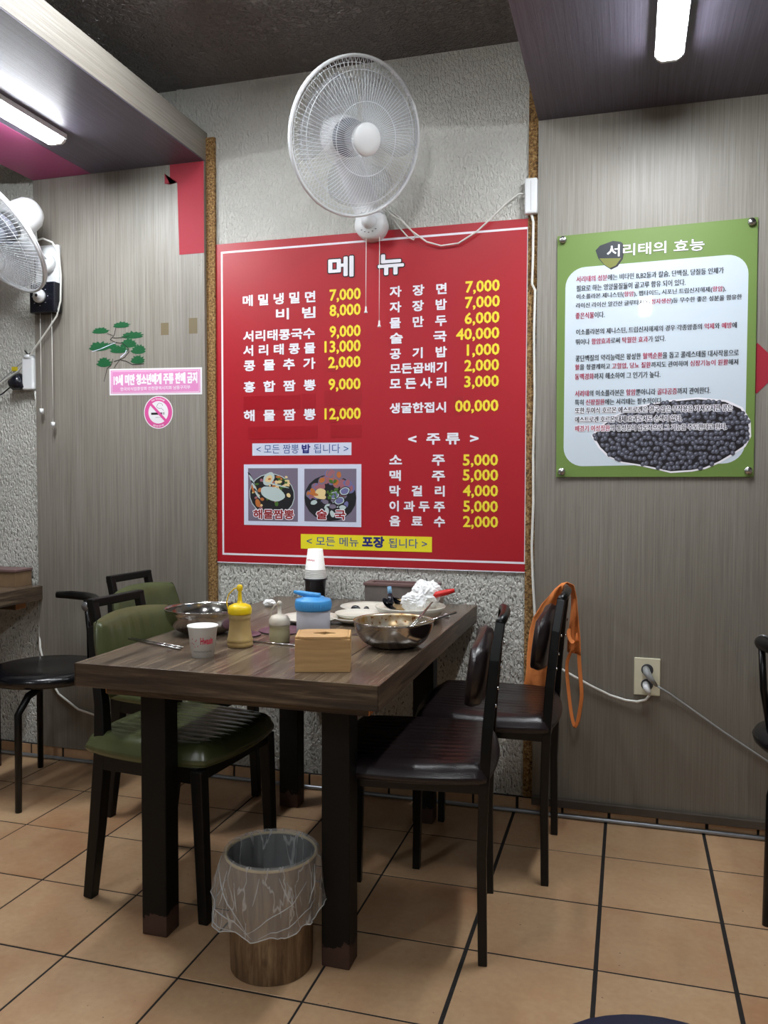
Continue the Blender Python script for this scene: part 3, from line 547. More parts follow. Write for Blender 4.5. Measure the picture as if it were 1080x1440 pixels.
for x,zb in ((-.875,1.690),(-.827,1.640)):
    m=M(); m.tube([(x,-.05,1.945),(x,-.052,1.8),(x,-.052,zb+.02)],.0011,6); pc=m.build('pull_cord','cord_white',t)
    m=M(); m.lathe([(.006,0),(.0062,.003),(.0035,.008),(.0028,.022),(0,.023)],12,(x,-.052,zb)); m.build('pull_bob','white_plastic',pc)
m=M(); m.tube([(-.815,-.03,2.045),(-.79,-.035,2.02),(-.757,-.03,2.00),(-.719,-.025,1.962),(-.669,-.02,1.924),(-.62,-.018,1.908),(-.56,-.018,1.912),(-.499,-.02,1.945),(-.45,-.02,1.985),(-.40,-.02,2.03),(-.36,-.02,2.056),(-.341,-.02,2.055)],.0028,6)
m.tube([(-.80,-.03,2.03),(-.77,-.02,1.985),(-.735,-.02,1.945),(-.715,-.02,1.935),(-.708,-.02,1.948),(-.73,-.02,1.975),(-.765,-.025,2.012),(-.80,-.03,2.04)],.0026,6); m.build('power_cord','cord_white',t)
# fan at the left edge
t=thing('wall_fan','white wall fan with black control box, cut by the left edge of the photo','fan',(-2.172,-.029,1.76))
C2=Vector((-2.215,-.27,2.000)); A2=Vector((-.318,-.603,-.571)).normalized()
fan_head(t,C2,A2,.230,mb=.035)
M().rbox(-2.222,-2.116,-.050,-.0285,1.870,2.018,.008).build('bracket','white_plastic',t,bevel=.004)
m=M().rbox(-2.232,-2.114,-.075,-.0285,1.757,1.872,.01); cb=m.build('control_box','black_plastic',t,bevel=.004)
m=M(); m.lathe([(.026,0),(.026,.010),(.022,.013),(.012,.014),(.012,.020),(0,.021)],32,(-2.180,-.075,1.818),axis=(0,-1,0)); m.build('dial','white_plastic',cb)
m=M(); m.lathe([(.006,.021),(.006,.022),(0,.0222)],16,(-2.180,-.075,1.818),axis=(0,-1,0)); m.build('dial_logo','print_black',cb)
m=M()
for k in range(8): a=k*PI/4; r=.035; m.box(-2.18+r*math.cos(a)-.0022,-2.18+r*math.cos(a)+.0022,-.0757,-.0753,1.818+r*math.sin(a)-.001,1.818+r*math.sin(a)+.001)
m.build('dial_marks','print_white',cb)
print_line('WALL FAN TIMER',-2.20,-2.15,1.862,.003,-.0758,['print_white'],cb,.01,'lettering')
print_line('OFF',-2.185,-2.174,1.857-.003,.004,-.0758,['print_white'],cb,.01,'lettering')
m=M(); Mo=C2+A2*-.15; loft(m,[Vector((-2.165,-.045,1.945)),Vector((-2.17,-.08,1.96)),Vector((-2.18,-.13,1.99)),Mo],[.028,.028,.03,.032],[.022,.022,.022,.022]); m.build('neck','white_plastic',t)
m=M(); m.lathe([(.035,0),(.036,.02),(.03,.03),(0,.032)],28,(-2.160,-.048,1.945),axis=(0,-1,0)); m.build('pivot','fan_white',t)
for x,zb in ((-2.200,1.375),(-2.148,1.322)):
    m=M(); m.tube([(x,-.05,1.757),(x,-.05,zb+.01)],.0011,6); pc=m.build('pull_cord','cord_white',t)
    m=M(); m.lathe([(.0075,0),(.0075,.018),(0,.0185)],12,(x,-.05,zb-.002)); m.build('pull_bob','white_plastic',pc)
m=M(); m.tube([(-2.19,-.10,2.02),(-2.16,-.08,2.035),(-2.125,-.07,2.02),(-2.105,-.06,1.98),(-2.100,-.055,1.90),(-2.103,-.055,1.80),(-2.12,-.055,1.745),(-2.17,-.05,1.69),(-2.22,-.045,1.64),(-2.29,-.03,1.575),(-2.33,-.02,1.545),(-2.45,-.015,1.485),(-2.6,-.012,1.40)],.0035,8); m.build('power_cord','cord_white',t)
# multi-outlet box left, its plugs and cords
t=thing('power_strip','white power outlet block on the stucco beside the left panel','power strip',(-2.272,-.001,1.468))
M().rbox(-2.300,-2.246,-.040,-.001,1.468,1.590,.008).build('body','white_plastic',t,bevel=.005)
m=M(); m.lathe([(.022,0),(.020,.012),(.014,.016),(0,.017)],20,(-2.274,-.022,1.590)); m.build('top_plug','white_plastic',t)
m=M(); m.tube([(-2.29,-.03,1.622),(-2.275,-.03,1.605),(-2.262,-.03,1.612),(-2.27,-.035,1.60)],.003,6); m.build('plug_prongs','cord_black',t)
m=M(); m.tube([(-2.256,-.018,1.470),(-2.250,-.018,1.43),(-2.247,-.020,1.40)],[.006,.004,.003],8); m.build('cord','cord_white',t)
m=M(); loft(m,[Vector((-2.300,-.035,1.505)),Vector((-2.315,-.038,1.503)),Vector((-2.345,-.038,1.480)),Vector((-2.36,-.036,1.470))],[.006,.012,.014,.008],[.02,.022,.02,.012]); m.tube([(-2.352,-.036,1.478),(-2.40,-.03,1.455),(-2.48,-.02,1.435),(-2.6,-.015,1.42)],.003,6)
m=M(); m.lathe([(.030,0),(.031,.02),(.022,.05),(.012,.056),(0,.057)],20,(-2.300,-.034,1.505),axis=(-1,-.15,-.35)); m.tube([(-2.345,-.040,1.485),(-2.40,-.03,1.455),(-2.48,-.02,1.435),(-2.6,-.015,1.42)],.0028,6); tag(m.build('black_plug','black_plastic'),'black plug and thin cord in the left outlet block','plug')
m=M(); m.tube([(-2.30,-.02,1.585),(-2.34,-.018,1.562),(-2.44,-.014,1.495),(-2.6,-.01,1.38)],.002,6); o=m.build('thin_wire','cord_grey'); tag(o,'thin grey wire with a yellow tape tab, left of the outlet block','wire')
m=M(); m.rbox(-2.362,-2.337,-.022,-.014,1.545,1.562,.002); m.build('tape_tab','yellow_tape',o,bevel=.001)
# switch box and its cord on the right
t=thing('junction_box','small white cable box at the top right of the menu board','box',(-.319,-.011,1.985))
M().rbox(-.340,-.298,-.036,-.0105,1.985,2.100,.007).build('body','white_plastic',t,bevel=.006)
M().box(-.3195,-.3185,-.0366,-.0358,1.995,2.09).build('seam','cord_grey',t)
m=M(); m.tube([(-.318,-.0405+.02,1.986),(-.312,-.02,1.962),(-.312,-.02,1.85),(-.314,-.022,1.76),(-.304,-.020,1.74),(-.306,-.02,1.60),(-.302,-.020,1.4),(-.305,-.020,1.2),(-.302,-.026,1.05),(-.306,-.026,.9),(-.302,-.026,.80),(-.290,-.034,.62),(-.25,-.040,.53),(-.195,-.040,.495),(-.113,-.036,.452),(-.05,-.034,.424),(-.001,-.036,.412),(.035,-.040,.411),(.06,-.044,.420),(.070,-.048,.434),(.072,-.05,.442)],.0042,8)
tag(m.build('cable','cord_white'),'white cord running down beside the menu board and across to the wall socket','cord')
t=thing('wall_socket','cream double wall socket low on the right panel','socket',(.064,-.0225,.431))
M().rbox(.024,.104,-.030,-.0225,.431,.551,.003).build('plate','socket_ivory',t,bevel=.002)
for z in (.514,.466):
    m=M(); m.lathe([(.0185,0),(.0185,.0012),(.016,.0014),(0,.0008)],28,(.064,-.030,z),axis=(0,-1,0)); m.build('outlet','socket_dark',t)
m=M(); m.tube([(.060,-.031,.467),(.062,-.055,.462),(.068,-.056,.450),(.072,-.050,.440)],[.011,.011,.0075,.005],10); tag(m.build('white_plug','white_plastic'),'white plug in the lower outlet of the wall socket','plug')
m=M(); m.tube([(.060,-.031,.516),(.062,-.060,.512),(.075,-.062,.492),(.092,-.052,.470)],[.011,.012,.009,.005],10); m.tube([(.092,-.052,.470),(.13,-.035,.445),(.20,-.030,.397),(.30,-.030,.33),(.43,-.03,.248),(.6,-.03,.19)],.0032,8)
tag(m.build('grey_plug','cord_grey'),'grey plug in the upper outlet with its grey cord running off right','plug')
m=M(); m.tube([(-2.246,-.012,.68),(-2.252,-.014,.61),(-2.250,-.016,.53),(-2.236,-.033,.45),(-2.21,-.036,.36),(-2.15,-.036,.27),(-2.06,-.036,.215),(-1.99,-.036,.200),(-1.92,-.036,.21),(-1.84,-.036,.25)],.0042,8)
tag(m.build('cable','cord_white'),'white cord looping low on the left panel behind the black armchair','cord')
# =============== TABLES ===============
def make_table(cx,cy,label):
    t=thing('dining_table',label,'table',(cx,cy,0)); hx,hy=.366,.578; zt=.695; th=.054
    n=5; w=2*hx/n
    for k in range(n):
        M().box(cx-hx+k*w+.0006,cx-hx+(k+1)*w-.0006,cy-hy+.0016,cy+hy-.0016,zt-.012,zt).build('plank','table_veneer',t,bevel=.0008)
    M().box(cx-hx+.004,cx+hx-.004,cy-hy+.004,cy+hy-.004,zt-th+.002,zt-.0125).build('core','black_wood',t)
    M().box(cx-hx,cx+hx,cy-hy-.0015,cy-hy+.0012,zt-th,zt-.0004).build('edge_band','table_edge_veneer',t)
    M().box(cx-hx,cx+hx,cy+hy-.0012,cy+hy+.0015,zt-th,zt-.0004).build('edge_band','table_edge_veneer',t)
    for sx in (-1,1): M().box(cx+sx*(hx+.0002)-.0014,cx+sx*(hx+.0002)+.0014,cy-hy-.0015,cy+hy+.0015,zt-th,zt-.0004).build('edge_band','table_edge_veneer',t)
    for sy in (-1,1):
        yc=cy+sy*.49
        M().box(cx-.325,cx+.325,yc-.028,yc+.028,zt-th-.030,zt-th+.0015).build('bearer','table_edge_veneer',t)
        for sx in (-1,1): M().box(cx+sx*.3255-.0022,cx+sx*.3255+.0022,yc-.027,yc+.027,zt-th-.029,zt-th).build('bearer_end','raw_wood',t)
    for sx in (-1,1):
        for sy in (-1,1):
            xc=cx+(-.244 if sx<0 else .226); yc=cy+(-.420 if sy<0 else .420)
            M().box(xc-.034,xc+.034,yc-.030,yc+.030,.0,zt-th).build('leg','worn_black_paint',t,bevel=.003)
    return t
make_table(-.857,-.593,'brown wood-effect dining table with used dishes, in the middle of the photo')
make_table(-2.592,-.593,'brown wood-effect dining table cut by the left edge of the photo')
# =============== CHAIRS ===============
def seat_mesh(hx,hy,z0,z1,round_=.45,groove=.028,depth=.004,taper=0.):
    m=M(); nu,nv=34,58
    def mp(u,v):
        a=2*u-1;b=2*v-1; X=a*math.sqrt(1-round_*b*b/2); Y=b*math.sqrt(1-round_*a*a/2); return X,Y
    def top(u,v):
        X,Y=mp(u,v); e=max(abs(2*u-1),abs(2*v-1)); ed=max(0,(e-.72)/.28); y=Y*hy*(1-taper*X)
        g=depth*(1-ed)*max(0,1-abs(((y/groove)%1)-.5)*7) if abs(y)<hy*.86 else 0
        return (X*hx,y,z1-(z1-z0)*.62*ed**3.5-g)
    m.grid(top,nu,nv)
    ring=[(0,v/(nv-1)) for v in range(nv)]+[(u/(nu-1),1) for u in range(1,nu)]+[(1,1-v/(nv-1)) for v in range(1,nv)]+[(1-u/(nu-1),0) for u in range(1,nu-1)]
    vs=[];n=len(ring)
    for lv in range(4):
        for u,v in ring:
            X,Y=mp(u,v); tz=top(u,v)[2]; k=lv/3; q=(1,1.008,.998,.955)[lv]; vs.append((X*hx*q,Y*hy*(1-taper*X)*q,tz+(z0-tz)*k))
    fs=[(l*n+i,(l+1)*n+i,(l+1)*n+(i+1)%n,l*n+(i+1)%n) for l in range(3) for i in range(n)]+[tuple(3*n+i for i in range(n))]
    m.add(vs,fs,0,True); return m
def pad_mesh(hy,hz,th,c,curve=.02,lean=0.,groove=.03,depth=.003,rnd=.5,side=-1):
    """upright pad in the y-z plane, grooves vertical, front towards side*x"""
    m=M(); nu,nv=44,22
    def pt(u,v,s):
        a=2*u-1;b=2*v-1; Y=a*math.sqrt(1-rnd*b*b/2); Z=b*math.sqrt(1-rnd*a*a/2); e=max(abs(a),abs(b)); ed=max(0,(e-.5)/.5)
        t=th/2*math.sqrt(max(0,1-ed**2.6)); y=Y*hy
        if s>0: t-=depth*(1-ed)*max(0,1-abs(((y/groove)%1)-.5)*7)
        x=side*s*t+side*(a*a)*curve*1.0+lean*Z*hz
        return (c[0]+x,c[1]+y,c[2]+Z*hz)
    m.grid(lambda u,v:pt(u,v,1),nu,nv); m.grid(lambda u,v:pt(u,v,-1),nu,nv); return m
def black_chair(label):
    t=thing('dining_chair',label,'chair',(0,0,0),0)
    for sy in (-1,1):
        y=sy*.172
        m=M(); m.tube([(-.185,y,0),(-.178,y,.415)],[.010,.0115],sq=True,n=4); m.build('leg','black_tube',t)
        m=M(); m.tube([(.180,y,0),(.176,y,.25),(.180,y,.42),(.187,y*.93,.55),(.200,y*.78,.70),(.212,y*.64,.785)],[.0105,.011,.012,.0125,.012,.011],sq=True,n=4); lg=m.build('leg','black_tube',t,bevel=.002)
        for z in (.60,.64,.69):
            m=M(); m.lathe([(.004,0),(.004,.004),(0,.005)],10,(.190+(z-.6)*.12+.012,y*(.88-(z-.6)*.9),z),axis=(1,0,0)); m.build('bolt','bolt_steel',lg)
    m=M(); m.tube([(.212,-.118,.786),(.219,-.06,.792),(.221,0,.793),(.219,.06,.792),(.212,.118,.786)],[.012]*5,n=8); m.build('top_rail','black_tube',t)
    m=M(); m.box(-.18,.18,-.182,-.162,.402,.424); m.box(-.18,.18,.162,.182,.402,.424); m.box(-.190,-.170,-.182,.182,.402,.424); m.box(.168,.188,-.182,.182,.402,.424); m.build('seat_frame','black_tube',t)
    seat_mesh(.208,.212,.424,.472,.42).build('seat','brown_vinyl',t)
    pad_mesh(.190,.092,.046,(.164,0,.662),.012,.12,.03,.0025,.88,-1).build('backrest','brown_vinyl',t)
    return t
bc=black_chair('black chair with dark brown seat, nearest on the right side of the table')
bc.location=(-.508,-.780,0); bc.rotation_euler=(0,0,math.radians(6.5))
dup(bc,(-.390,-.334,0),math.radians(.5),'black chair by the wall right of the table with orange apron hung on its back')
def green_chair(label):
    t=thing('dining_chair',label,'chair',(0,0,0),0)
    for sy in (-1,1):
        y=sy*.168
        m=M(); m.tube([(.178,y,0),(.162,y,.39)],[.0135,.017],sq=True,n=4); m.build('leg','black_wood',t,bevel=.003)
        m=M(); m.tube([(-.185,y,0),(-.160,y*.99,.20),(-.142,y*.97,.40),(-.155,y*.9,.52),(-.190,y*.8,.66),(-.205,y*.72,.72)],[.0145,.017,.018,.015,.013,.012],sq=True,n=4); m.build('leg','black_wood',t,bevel=.003)
        m=M(); m.box(-.142,.162,y-.012,y+.012,.355,.395); m.build('side_rail','black_wood',t)
    M().box(.150,.170,-.155,.155,.36,.395).build('cross_rail','black_wood',t); M().box(-.152,-.132,-.155,.155,.36,.395).build('cross_rail','black_wood',t)
    seat_mesh(.212,.205,.395,.452,.5,.032,.005,.03).build('seat','green_vinyl',t)
    pad_mesh(.178,.112,.050,(-.172,0,.642),.030,-.22,.042,.005,.40,1).build('backrest','green_vinyl',t)
    m=M()
    def hx(z): return -.205-(z-.7)*.22
    for y in (-.098,.098): m.tube([(hx(.60)-.006,y,.60),(hx(.79)-.006,y,.790)],.0115,n=4,sq=True)
    m.tube([(hx(.78)-.006,-.109,.779),(hx(.78)-.006,.109,.779)],.0118,n=4,sq=True); m.build('handle','black_wood',t,bevel=.003)
    return t
gc=green_chair('olive green vinyl chair, the nearer one on the left side of the table')
gc.location=(-1.172,-.768,0); gc.rotation_euler=(0,0,math.radians(-5.5))
dup(gc,(-1.443,-.289,0),math.radians(-5),'olive green vinyl chair by the wall, behind the nearer green chair')
def armchair(label):
    t=thing('armchair',label,'chair',(0,0,0),0)
    m=M(); m.lathe([(.150,.408),(.192,.412),(.204,.424),(.207,.436),(.200,.447),(.170,.454),(.09,.450),(0,.448)],48); m.build('seat','black_vinyl',t)
    for x,y,fx,fy in ((.06,-.12,.035,-.200),(.10,.115,.14,.20),(-.13,.11,-.19,.19),(-.12,-.12,-.20,-.17)):
        m=M(); m.tube([(x*.5,y*.5,.404),(x*.9,y*.9,.400),((x+fx)/2,(y+fy)/2,.385),(fx*.97,fy*.97,.33),(fx,fy,0)],[.011,.012,.013,.0125,.011],10); m.build('leg','black_tube',t)
    r=[(-.075,.150,.683),(-.02,.165,.682),(.045,.160,.680),(.10,.130,.680),(.150,.080,.680),(.185,.030,.680),(.193,-.01,.678),(.190,-.04,.678)]
    m=M(); m.tube(r,[.0125,.016,.0165,.0165,.0165,.0165,.016,.015],12); m.build('arm_rail','black_tube',t)
    e=Vector(r[-1]); m=M(); m.lathe([(.016,-.004),(.0165,.003),(.013,.007),(0,.008)],20,tuple(e),axis=(-.1,-1,-.05)); m.build('rail_cap','cap_grey',t)
    for a,b in (((.045,.160,.672),(.085,.125,.43)),((.185,.030,.672),(.160,.020,.44))):
        m=M(); m.tube([a,tuple((Vector(a)+Vector(b))/2+Vector((.006,0,0))),b],[.009,.0095,.009],8); m.build('post','black_tube',t)
    return t
ac=armchair('black round-seated metal armchair beside the left table')
ac.location=(-1.985,-.305,0)
dup(ac,(.535,-.40,0),math.radians(165),'black metal armchair just showing at the right edge of the photo')
# navy seat at the bottom edge
t=thing('stool','dark navy round stool seat just showing at the bottom edge','stool',(.05,-1.880,0))
m=M(); m.lathe([(.13,.415),(.150,.420),(.158,.435),(.152,.448),(.10,.455),(0,.456)],40,(.05,-1.880,0)); m.build('seat','navy_seat',t)
for k in range(4):
    a=PI/4+k*PI/2; m=M(); m.tube([(.05+.09*math.cos(a),-1.880+.09*math.sin(a),.415),(.05+.15*math.cos(a),-1.880+.15*math.sin(a),0)],.011,8); m.build('leg','black_tube',t)
# =============== ORANGE APRON ===============
t=thing('apron','orange cloth apron with loose ties hung over the back of the far black chair','apron',(-.17,-.25,.80))
def sheet(rows,nv=9,wv=.006):
    def fn(u,v):
        q=u*(len(rows)-1); i=min(int(q),len(rows)-2); f=q-i
        L=Vector(rows[i][0]).lerp(Vector(rows[i+1][0]),f); R_=Vector(rows[i][1]).lerp(Vector(rows[i+1][1]),f); p=L.lerp(R_,v)
        p.y+=wv*math.sin(v*8+u*3); p.x+=.003*math.sin(u*17+v*3); return tuple(p)
    m=M(); m.grid(fn,len(rows)*4,nv*2); return m
sheet([((-.318,-.128,.455),(-.232,-.122,.440)),((-.312,-.128,.50),(-.222,-.122,.49)),((-.309,-.128,.54),(-.212,-.122,.54)),((-.298,-.130,.63),(-.202,-.125,.63)),((-.286,-.135,.68),(-.198,-.130,.68)),((-.262,-.150,.728),(-.194,-.150,.73)),
 ((-.222,-.175,.778),(-.186,-.205,.795)),((-.196,-.165,.798),(-.178,-.215,.808)),((-.176,-.160,.795),(-.160,-.215,.800)),((-.168,-.160,.757),(-.148,-.205,.757)),((-.172,-.165,.70),(-.140,-.20,.70)),((-.176,-.165,.64),(-.136,-.20,.64)),((-.174,-.168,.585),(-.138,-.195,.582))],9,.005).build('cloth_body','orange_cloth',t,solid=.002)
def strap(pts,w):
    m=M(); vs=[];fs=[]
    for i,p in enumerate(pts):
        a=Vector(pts[max(i-1,0)]);b=Vector(pts[min(i+1,len(pts)-1)]); d=(b-a).normalized(); n=d.cross(Vector((.6,-.8,0))).normalized()
        if i and n.dot(pn)<0: n=-n
        pn=n; vs+=[tuple(Vector(p)+n*w/2),tuple(Vector(p)-n*w/2)]
    fs=[(2*i,2*i+1,2*i+3,2*i+2) for i in range(len(pts)-1)]; m.add(vs,fs,0,True); m.build('strap','orange_cloth',t,solid=.0018,sub=1)
strap([(-.142,-.185,.600),(-.140,-.185,.56),(-.137,-.185,.52),(-.131,-.185,.47),(-.131,-.185,.442),(-.138,-.185,.40),(-.141,-.185,.372),(-.152,-.188,.350)],.016)
strap([(-.160,-.18,.60),(-.180,-.18,.557),(-.177,-.18,.52),(-.172,-.18,.47),(-.166,-.18,.417),(-.160,-.183,.38),(-.150,-.188,.350)],.014)
strap([(-.170,-.19,.665),(-.174,-.195,.640),(-.160,-.20,.615),(-.142,-.20,.625),(-.146,-.195,.655)],.018)
# =============== WASTE BIN ===============
bx,by=-.779,-1.066
t=thing('waste_bin','round wood-effect waste bin with a clear plastic liner, on the floor under the table front','bin',(bx,by,0))
m=M(); m.lathe([(.090,.0),(.094,.004),(.0965,.13),(.104,.262)],48,(bx,by,0),caps=False); m.build('body','rustic_bark_wood',t)
m=M(); m.lathe([(0,.006),(.088,.006),(.100,.262)],48,(bx,by,0),caps=False); m.build('inside','bin_inner',t)
m=M(); m.tube([(bx+.103*math.cos(2*PI*k/48),by+.103*math.sin(2*PI*k/48),.264) for k in range(48)],.0034,8,closed=True); m.build('rim','bin_rim',t)
def bag(u,v):
    a=2*PI*u; ca,sa=math.cos(a),math.sin(a)
    hem=.112+.034*abs(ca)**1.5+.008*math.sin(3*a)+.005*math.sin(9*a)+.03*max(0,sa)
    nz=noise.noise(Vector((ca*2.2,sa*2.2,v*2)))*.012+noise.noise(Vector((ca*9,sa*9,v*3)))*.007
    if v<.35: k=v/.35; z=.03+(.268-.03)*k; r=.086+.0135*k-abs(nz)*.8
    elif v<.45: k=(v-.35)/.1; an=PI*k; z=.2705+.003*math.sin(an); r=.0995+.0045*(1-math.cos(an))
    else: 
        k=(v-.45)/.55; z=.268-(.268-hem)*k; bulge=.012*math.sin(min(1,k*1.15)*PI*.85)+.016*k*max(0,-ca)**2+.008*k; r=.1095+bulge*.9+max(-.004,nz)*(.3+k)*1.1
    return (bx+r*ca,by+r*sa,z)
m=M(); m.grid(bag,120,60,wrapu=True); lb=m.build('liner_bag','clear_bag',t)
m=M(); m.tube([bag(k/90,1) for k in range(90)],.0013,5,closed=True)
for u0,v0,u1,v1 in ((.52,.70,.76,.97),(.50,.85,.70,.995),(.60,.5,.74,.95),(.93,.6,.73,.96),(.97,.80,.78,.98),(.66,.5,.64,.8),(.84,.5,.88,.75),(.55,.5,.56,.8),(.98,.5,.93,.8),(.70,.6,.71,.8),(.78,.5,.765,.7)):
    pp=[]
    for i in range(12):
        f=i/11; p=Vector(bag((u0+(u1-u0)*f)%1,v0+(v1-v0)*f+.02*math.sin(f*PI))); d=(p-Vector((bx,by,p.z))).normalized(); pp.append(tuple(p+d*.0008))
    m.tube(pp,[.0003+.0011*math.sin(PI*(i+.5)/12) for i in range(12)],4)
stuff(m.build('bag_creases','bag_white',lb))
# =============== THINGS ON THE TABLE ===============
TZ=.6952
def surf_text(cxy,rf,a0,a1,z0,h,body,ink,par,bold=.01):
    def fn(x,z): a=a0+(a1-a0)*x; r=rf(z)+.0004; return (cxy[0]+r*math.cos(a),cxy[1]+r*math.sin(a),z)
    print_line(body,0,1,z0,h,0,[ink],par,bold,fn=fn)
def paper_cup(x,y,z,label,face=-1.2,group=None,up=True,text=True,h=.074):
    t=thing('paper_cup',label,'cup',(x,y,z),0,group)
    r0,r1=.0262,.0355
    if up: prof=[(0,.004),(r0-.001,.004),(r1-.001,h),(r1+.0012,h+.001),(r1+.0012,h-.002),(r1-.0004,h-.003),(r0,0),(r0-.002,0)]; rf=lambda zz:r0+(r1-r0)*(zz-z)/h
    else: prof=[(r1-.002,0),(r1+.0012,0),(r1+.0012,.003),(r1-.0004,.004),(r0,h),(r0-.0015,h),(r0-.002,h-.003),(0,h-.003)]; rf=lambda zz:r1-(r1-r0)*(zz-z)/h
    m=M(); m.lathe(prof,40,(x,y,z),caps=False); m.build('cup_wall','paper_cup',t)
    if text and up:
        surf_text((x,y),rf,face+.60,face+1.6,z+.033,.017,'Hwasin','cup_red',t,.04)
        surf_text((x,y),rf,face-.05,face+1.6,z+.013,.0045,'Good Tasty Food Good Tasty','print_ink',t,0)
        m=M()
        for k in range(7):
            a=face-.12+k*.085; zz=z+.036+.010*math.sin(k*1.7); r=rf(zz)+.0005
            m.add([(x+(r)*math.cos(a+.03*math.cos(q)),y+r*math.sin(a+.03*math.cos(q)),zz+.0022*math.sin(q)) for q in [j*PI/3 for j in range(6)]],[tuple(range(6))])
        m.build('printed_flowers','cup_red',t)
    elif text:
        surf_text((x,y),rf,face+.5,face-.5,z+h-.034,-.008,'Hwasin','cup_red',t,.01)
    return t
paper_cup(-.978,-1.018,TZ,'white paper cup with pink print, at the front left of the table',-1.85)
paper_cup(-.575,-.305,TZ,'white paper cup with pink print behind the red handled tongs',-1.9)
# holder with the stack of cups, upside down
hxx,hy=-1.052,-.075
t=thing('cup_holder','black plastic holder under a stack of paper cups, by the wall','holder',(hxx,hy,TZ))
m=M(); m.lathe([(0,.004),(.033,.004),(.0375,.078),(.0425,.080),(.0425,.083),(.0365,.083),(.033,.079),(.0325,.0)],36,(hxx,hy,TZ),caps=False); 
m=M(); m.lathe([(0,.0),(.033,.0),(.0375,.070),(.043,.074),(.043,.077),(.0365,.077),(.0330,.004),(0,.004)],36,(hxx,hy,TZ),caps=False); m.build('body','black_plastic',t)
for k in range(6):
    paper_cup(hxx,hy,TZ+.0775+k*.0058,('upside-down paper cup topmost on the stack in the black holder' if k==5 else 'upside-down paper cup, %s of the stack in the black holder'%('lowest','fifth from the top','fourth from the top','third from the top','second from the top','')[k]),-1.8,'paper cups stacked in the holder',up=False,text=(k==5))
# squeeze bottles
t=thing('squeeze_bottle','tan squeeze bottle with yellow cap, at the front left of the table','bottle',(-.945,-.885,TZ))
m=M(); c=(-.945,-.885,TZ); m.lathe([(0,0),(.030,0),(.0325,.003),(.0325,.010),(.0315,.012),(.0325,.014),(.0325,.020),(.0305,.023),(.0275,.045),(.0262,.065),(.0272,.072),(.0285,.074),(.0272,.077),(.0285,.082),(.027,.086),(0,.087)],40,c); m.build('body','bottle_tan',t)
m=M(); m.lathe([(.0295,.083),(.0302,.086),(.0302,.096),(.027,.104),(.016,.109),(.0072,.111),(.0055,.118),(.0045,.138),(.004,.140),(.0068,.143),(.0078,.149),(.0068,.155),(.003,.158),(0,.1585)],32,c); cp=m.build('cap','cap_yellow',t)
m=M(); m.tube([(c[0]-.003,c[1],TZ+.150),(c[0]-.016,c[1],TZ+.146),(c[0]-.031,c[1],TZ+.131),(c[0]-.037,c[1],TZ+.112),(c[0]-.034,c[1],TZ+.096),(c[0]-.029,c[1],TZ+.090)],.0017,8); m.build('cap_strap','cap_yellow',cp)
t=thing('squeeze_bottle','small squeeze bottle with translucent white cap, left of the blue-lidded jar','bottle',(-.873,-.800,TZ))
m=M(); c=(-.873,-.800,TZ); m.lathe([(0,0),(.0255,0),(.027,.003),(.027,.030),(.0255,.036),(.027,.040),(.027,.048),(0,.049)],36,c); m.build('body','bottle_pale',t)
m=M(); m.lathe([(.0275,.044),(.0280,.048),(.0275,.058),(.022,.067),(.012,.071),(.0055,.073),(.0045,.092),(.004,.094),(.0068,.098),(.0068,.103),(.003,.107),(0,.1075)],32,c); cp=m.build('cap','cap_clear',t)
m=M(); m.tube([(c[0]-.003,c[1],TZ+.100),(c[0]-.014,c[1],TZ+.094),(c[0]-.024,c[1],TZ+.078),(c[0]-.027,c[1],TZ+.06)],.0017,8); m.build('cap_strap','cap_clear',cp)
t=thing('plastic_jar','frosted plastic jar with bright blue flip lid, in the middle of the table','jar',(-.790,-.770,TZ))
c=(-.790,-.770,TZ); m=M(); m.lathe([(0,0),(.041,0),(.044,.004),(.0445,.082),(.042,.086),(0,.087)],44,c); m.build('body','jar_frost',t)
m=M(); m.lathe([(.0465,.084),(.0475,.087),(.0475,.108),(.045,.112),(.030,.114),(.028,.118),(0,.119)],44,c); ld=m.build('lid','cap_blue',t)
m=M()
for k in range(44): a=2*PI*k/44; m.box(-.0005,.0012,-.0012,.0012,.089,.107) if 0 else m.add([(c[0]+.0474*math.cos(a-.02),c[1]+.0474*math.sin(a-.02),TZ+.088),(c[0]+.0474*math.cos(a+.02),c[1]+.0474*math.sin(a+.02),TZ+.088),(c[0]+.0484*math.cos(a),c[1]+.0484*math.sin(a),TZ+.098),(c[0]+.0474*math.cos(a),c[1]+.0474*math.sin(a),TZ+.108)],[(0,1,2),(1,3,2),(3,0,2)])
stuff(m.build('grip_ribs','cap_blue',ld))
m=M(); m.tube([(c[0]+.02,c[1]-.005,TZ+.120),(c[0]-.01,c[1]-.006,TZ+.123),(c[0]-.035,c[1]-.006,TZ+.127),(c[0]-.052,c[1]-.006,TZ+.129)],[.009,.008,.0065,.004],10); m.build('flip_spout','cap_blue',ld)
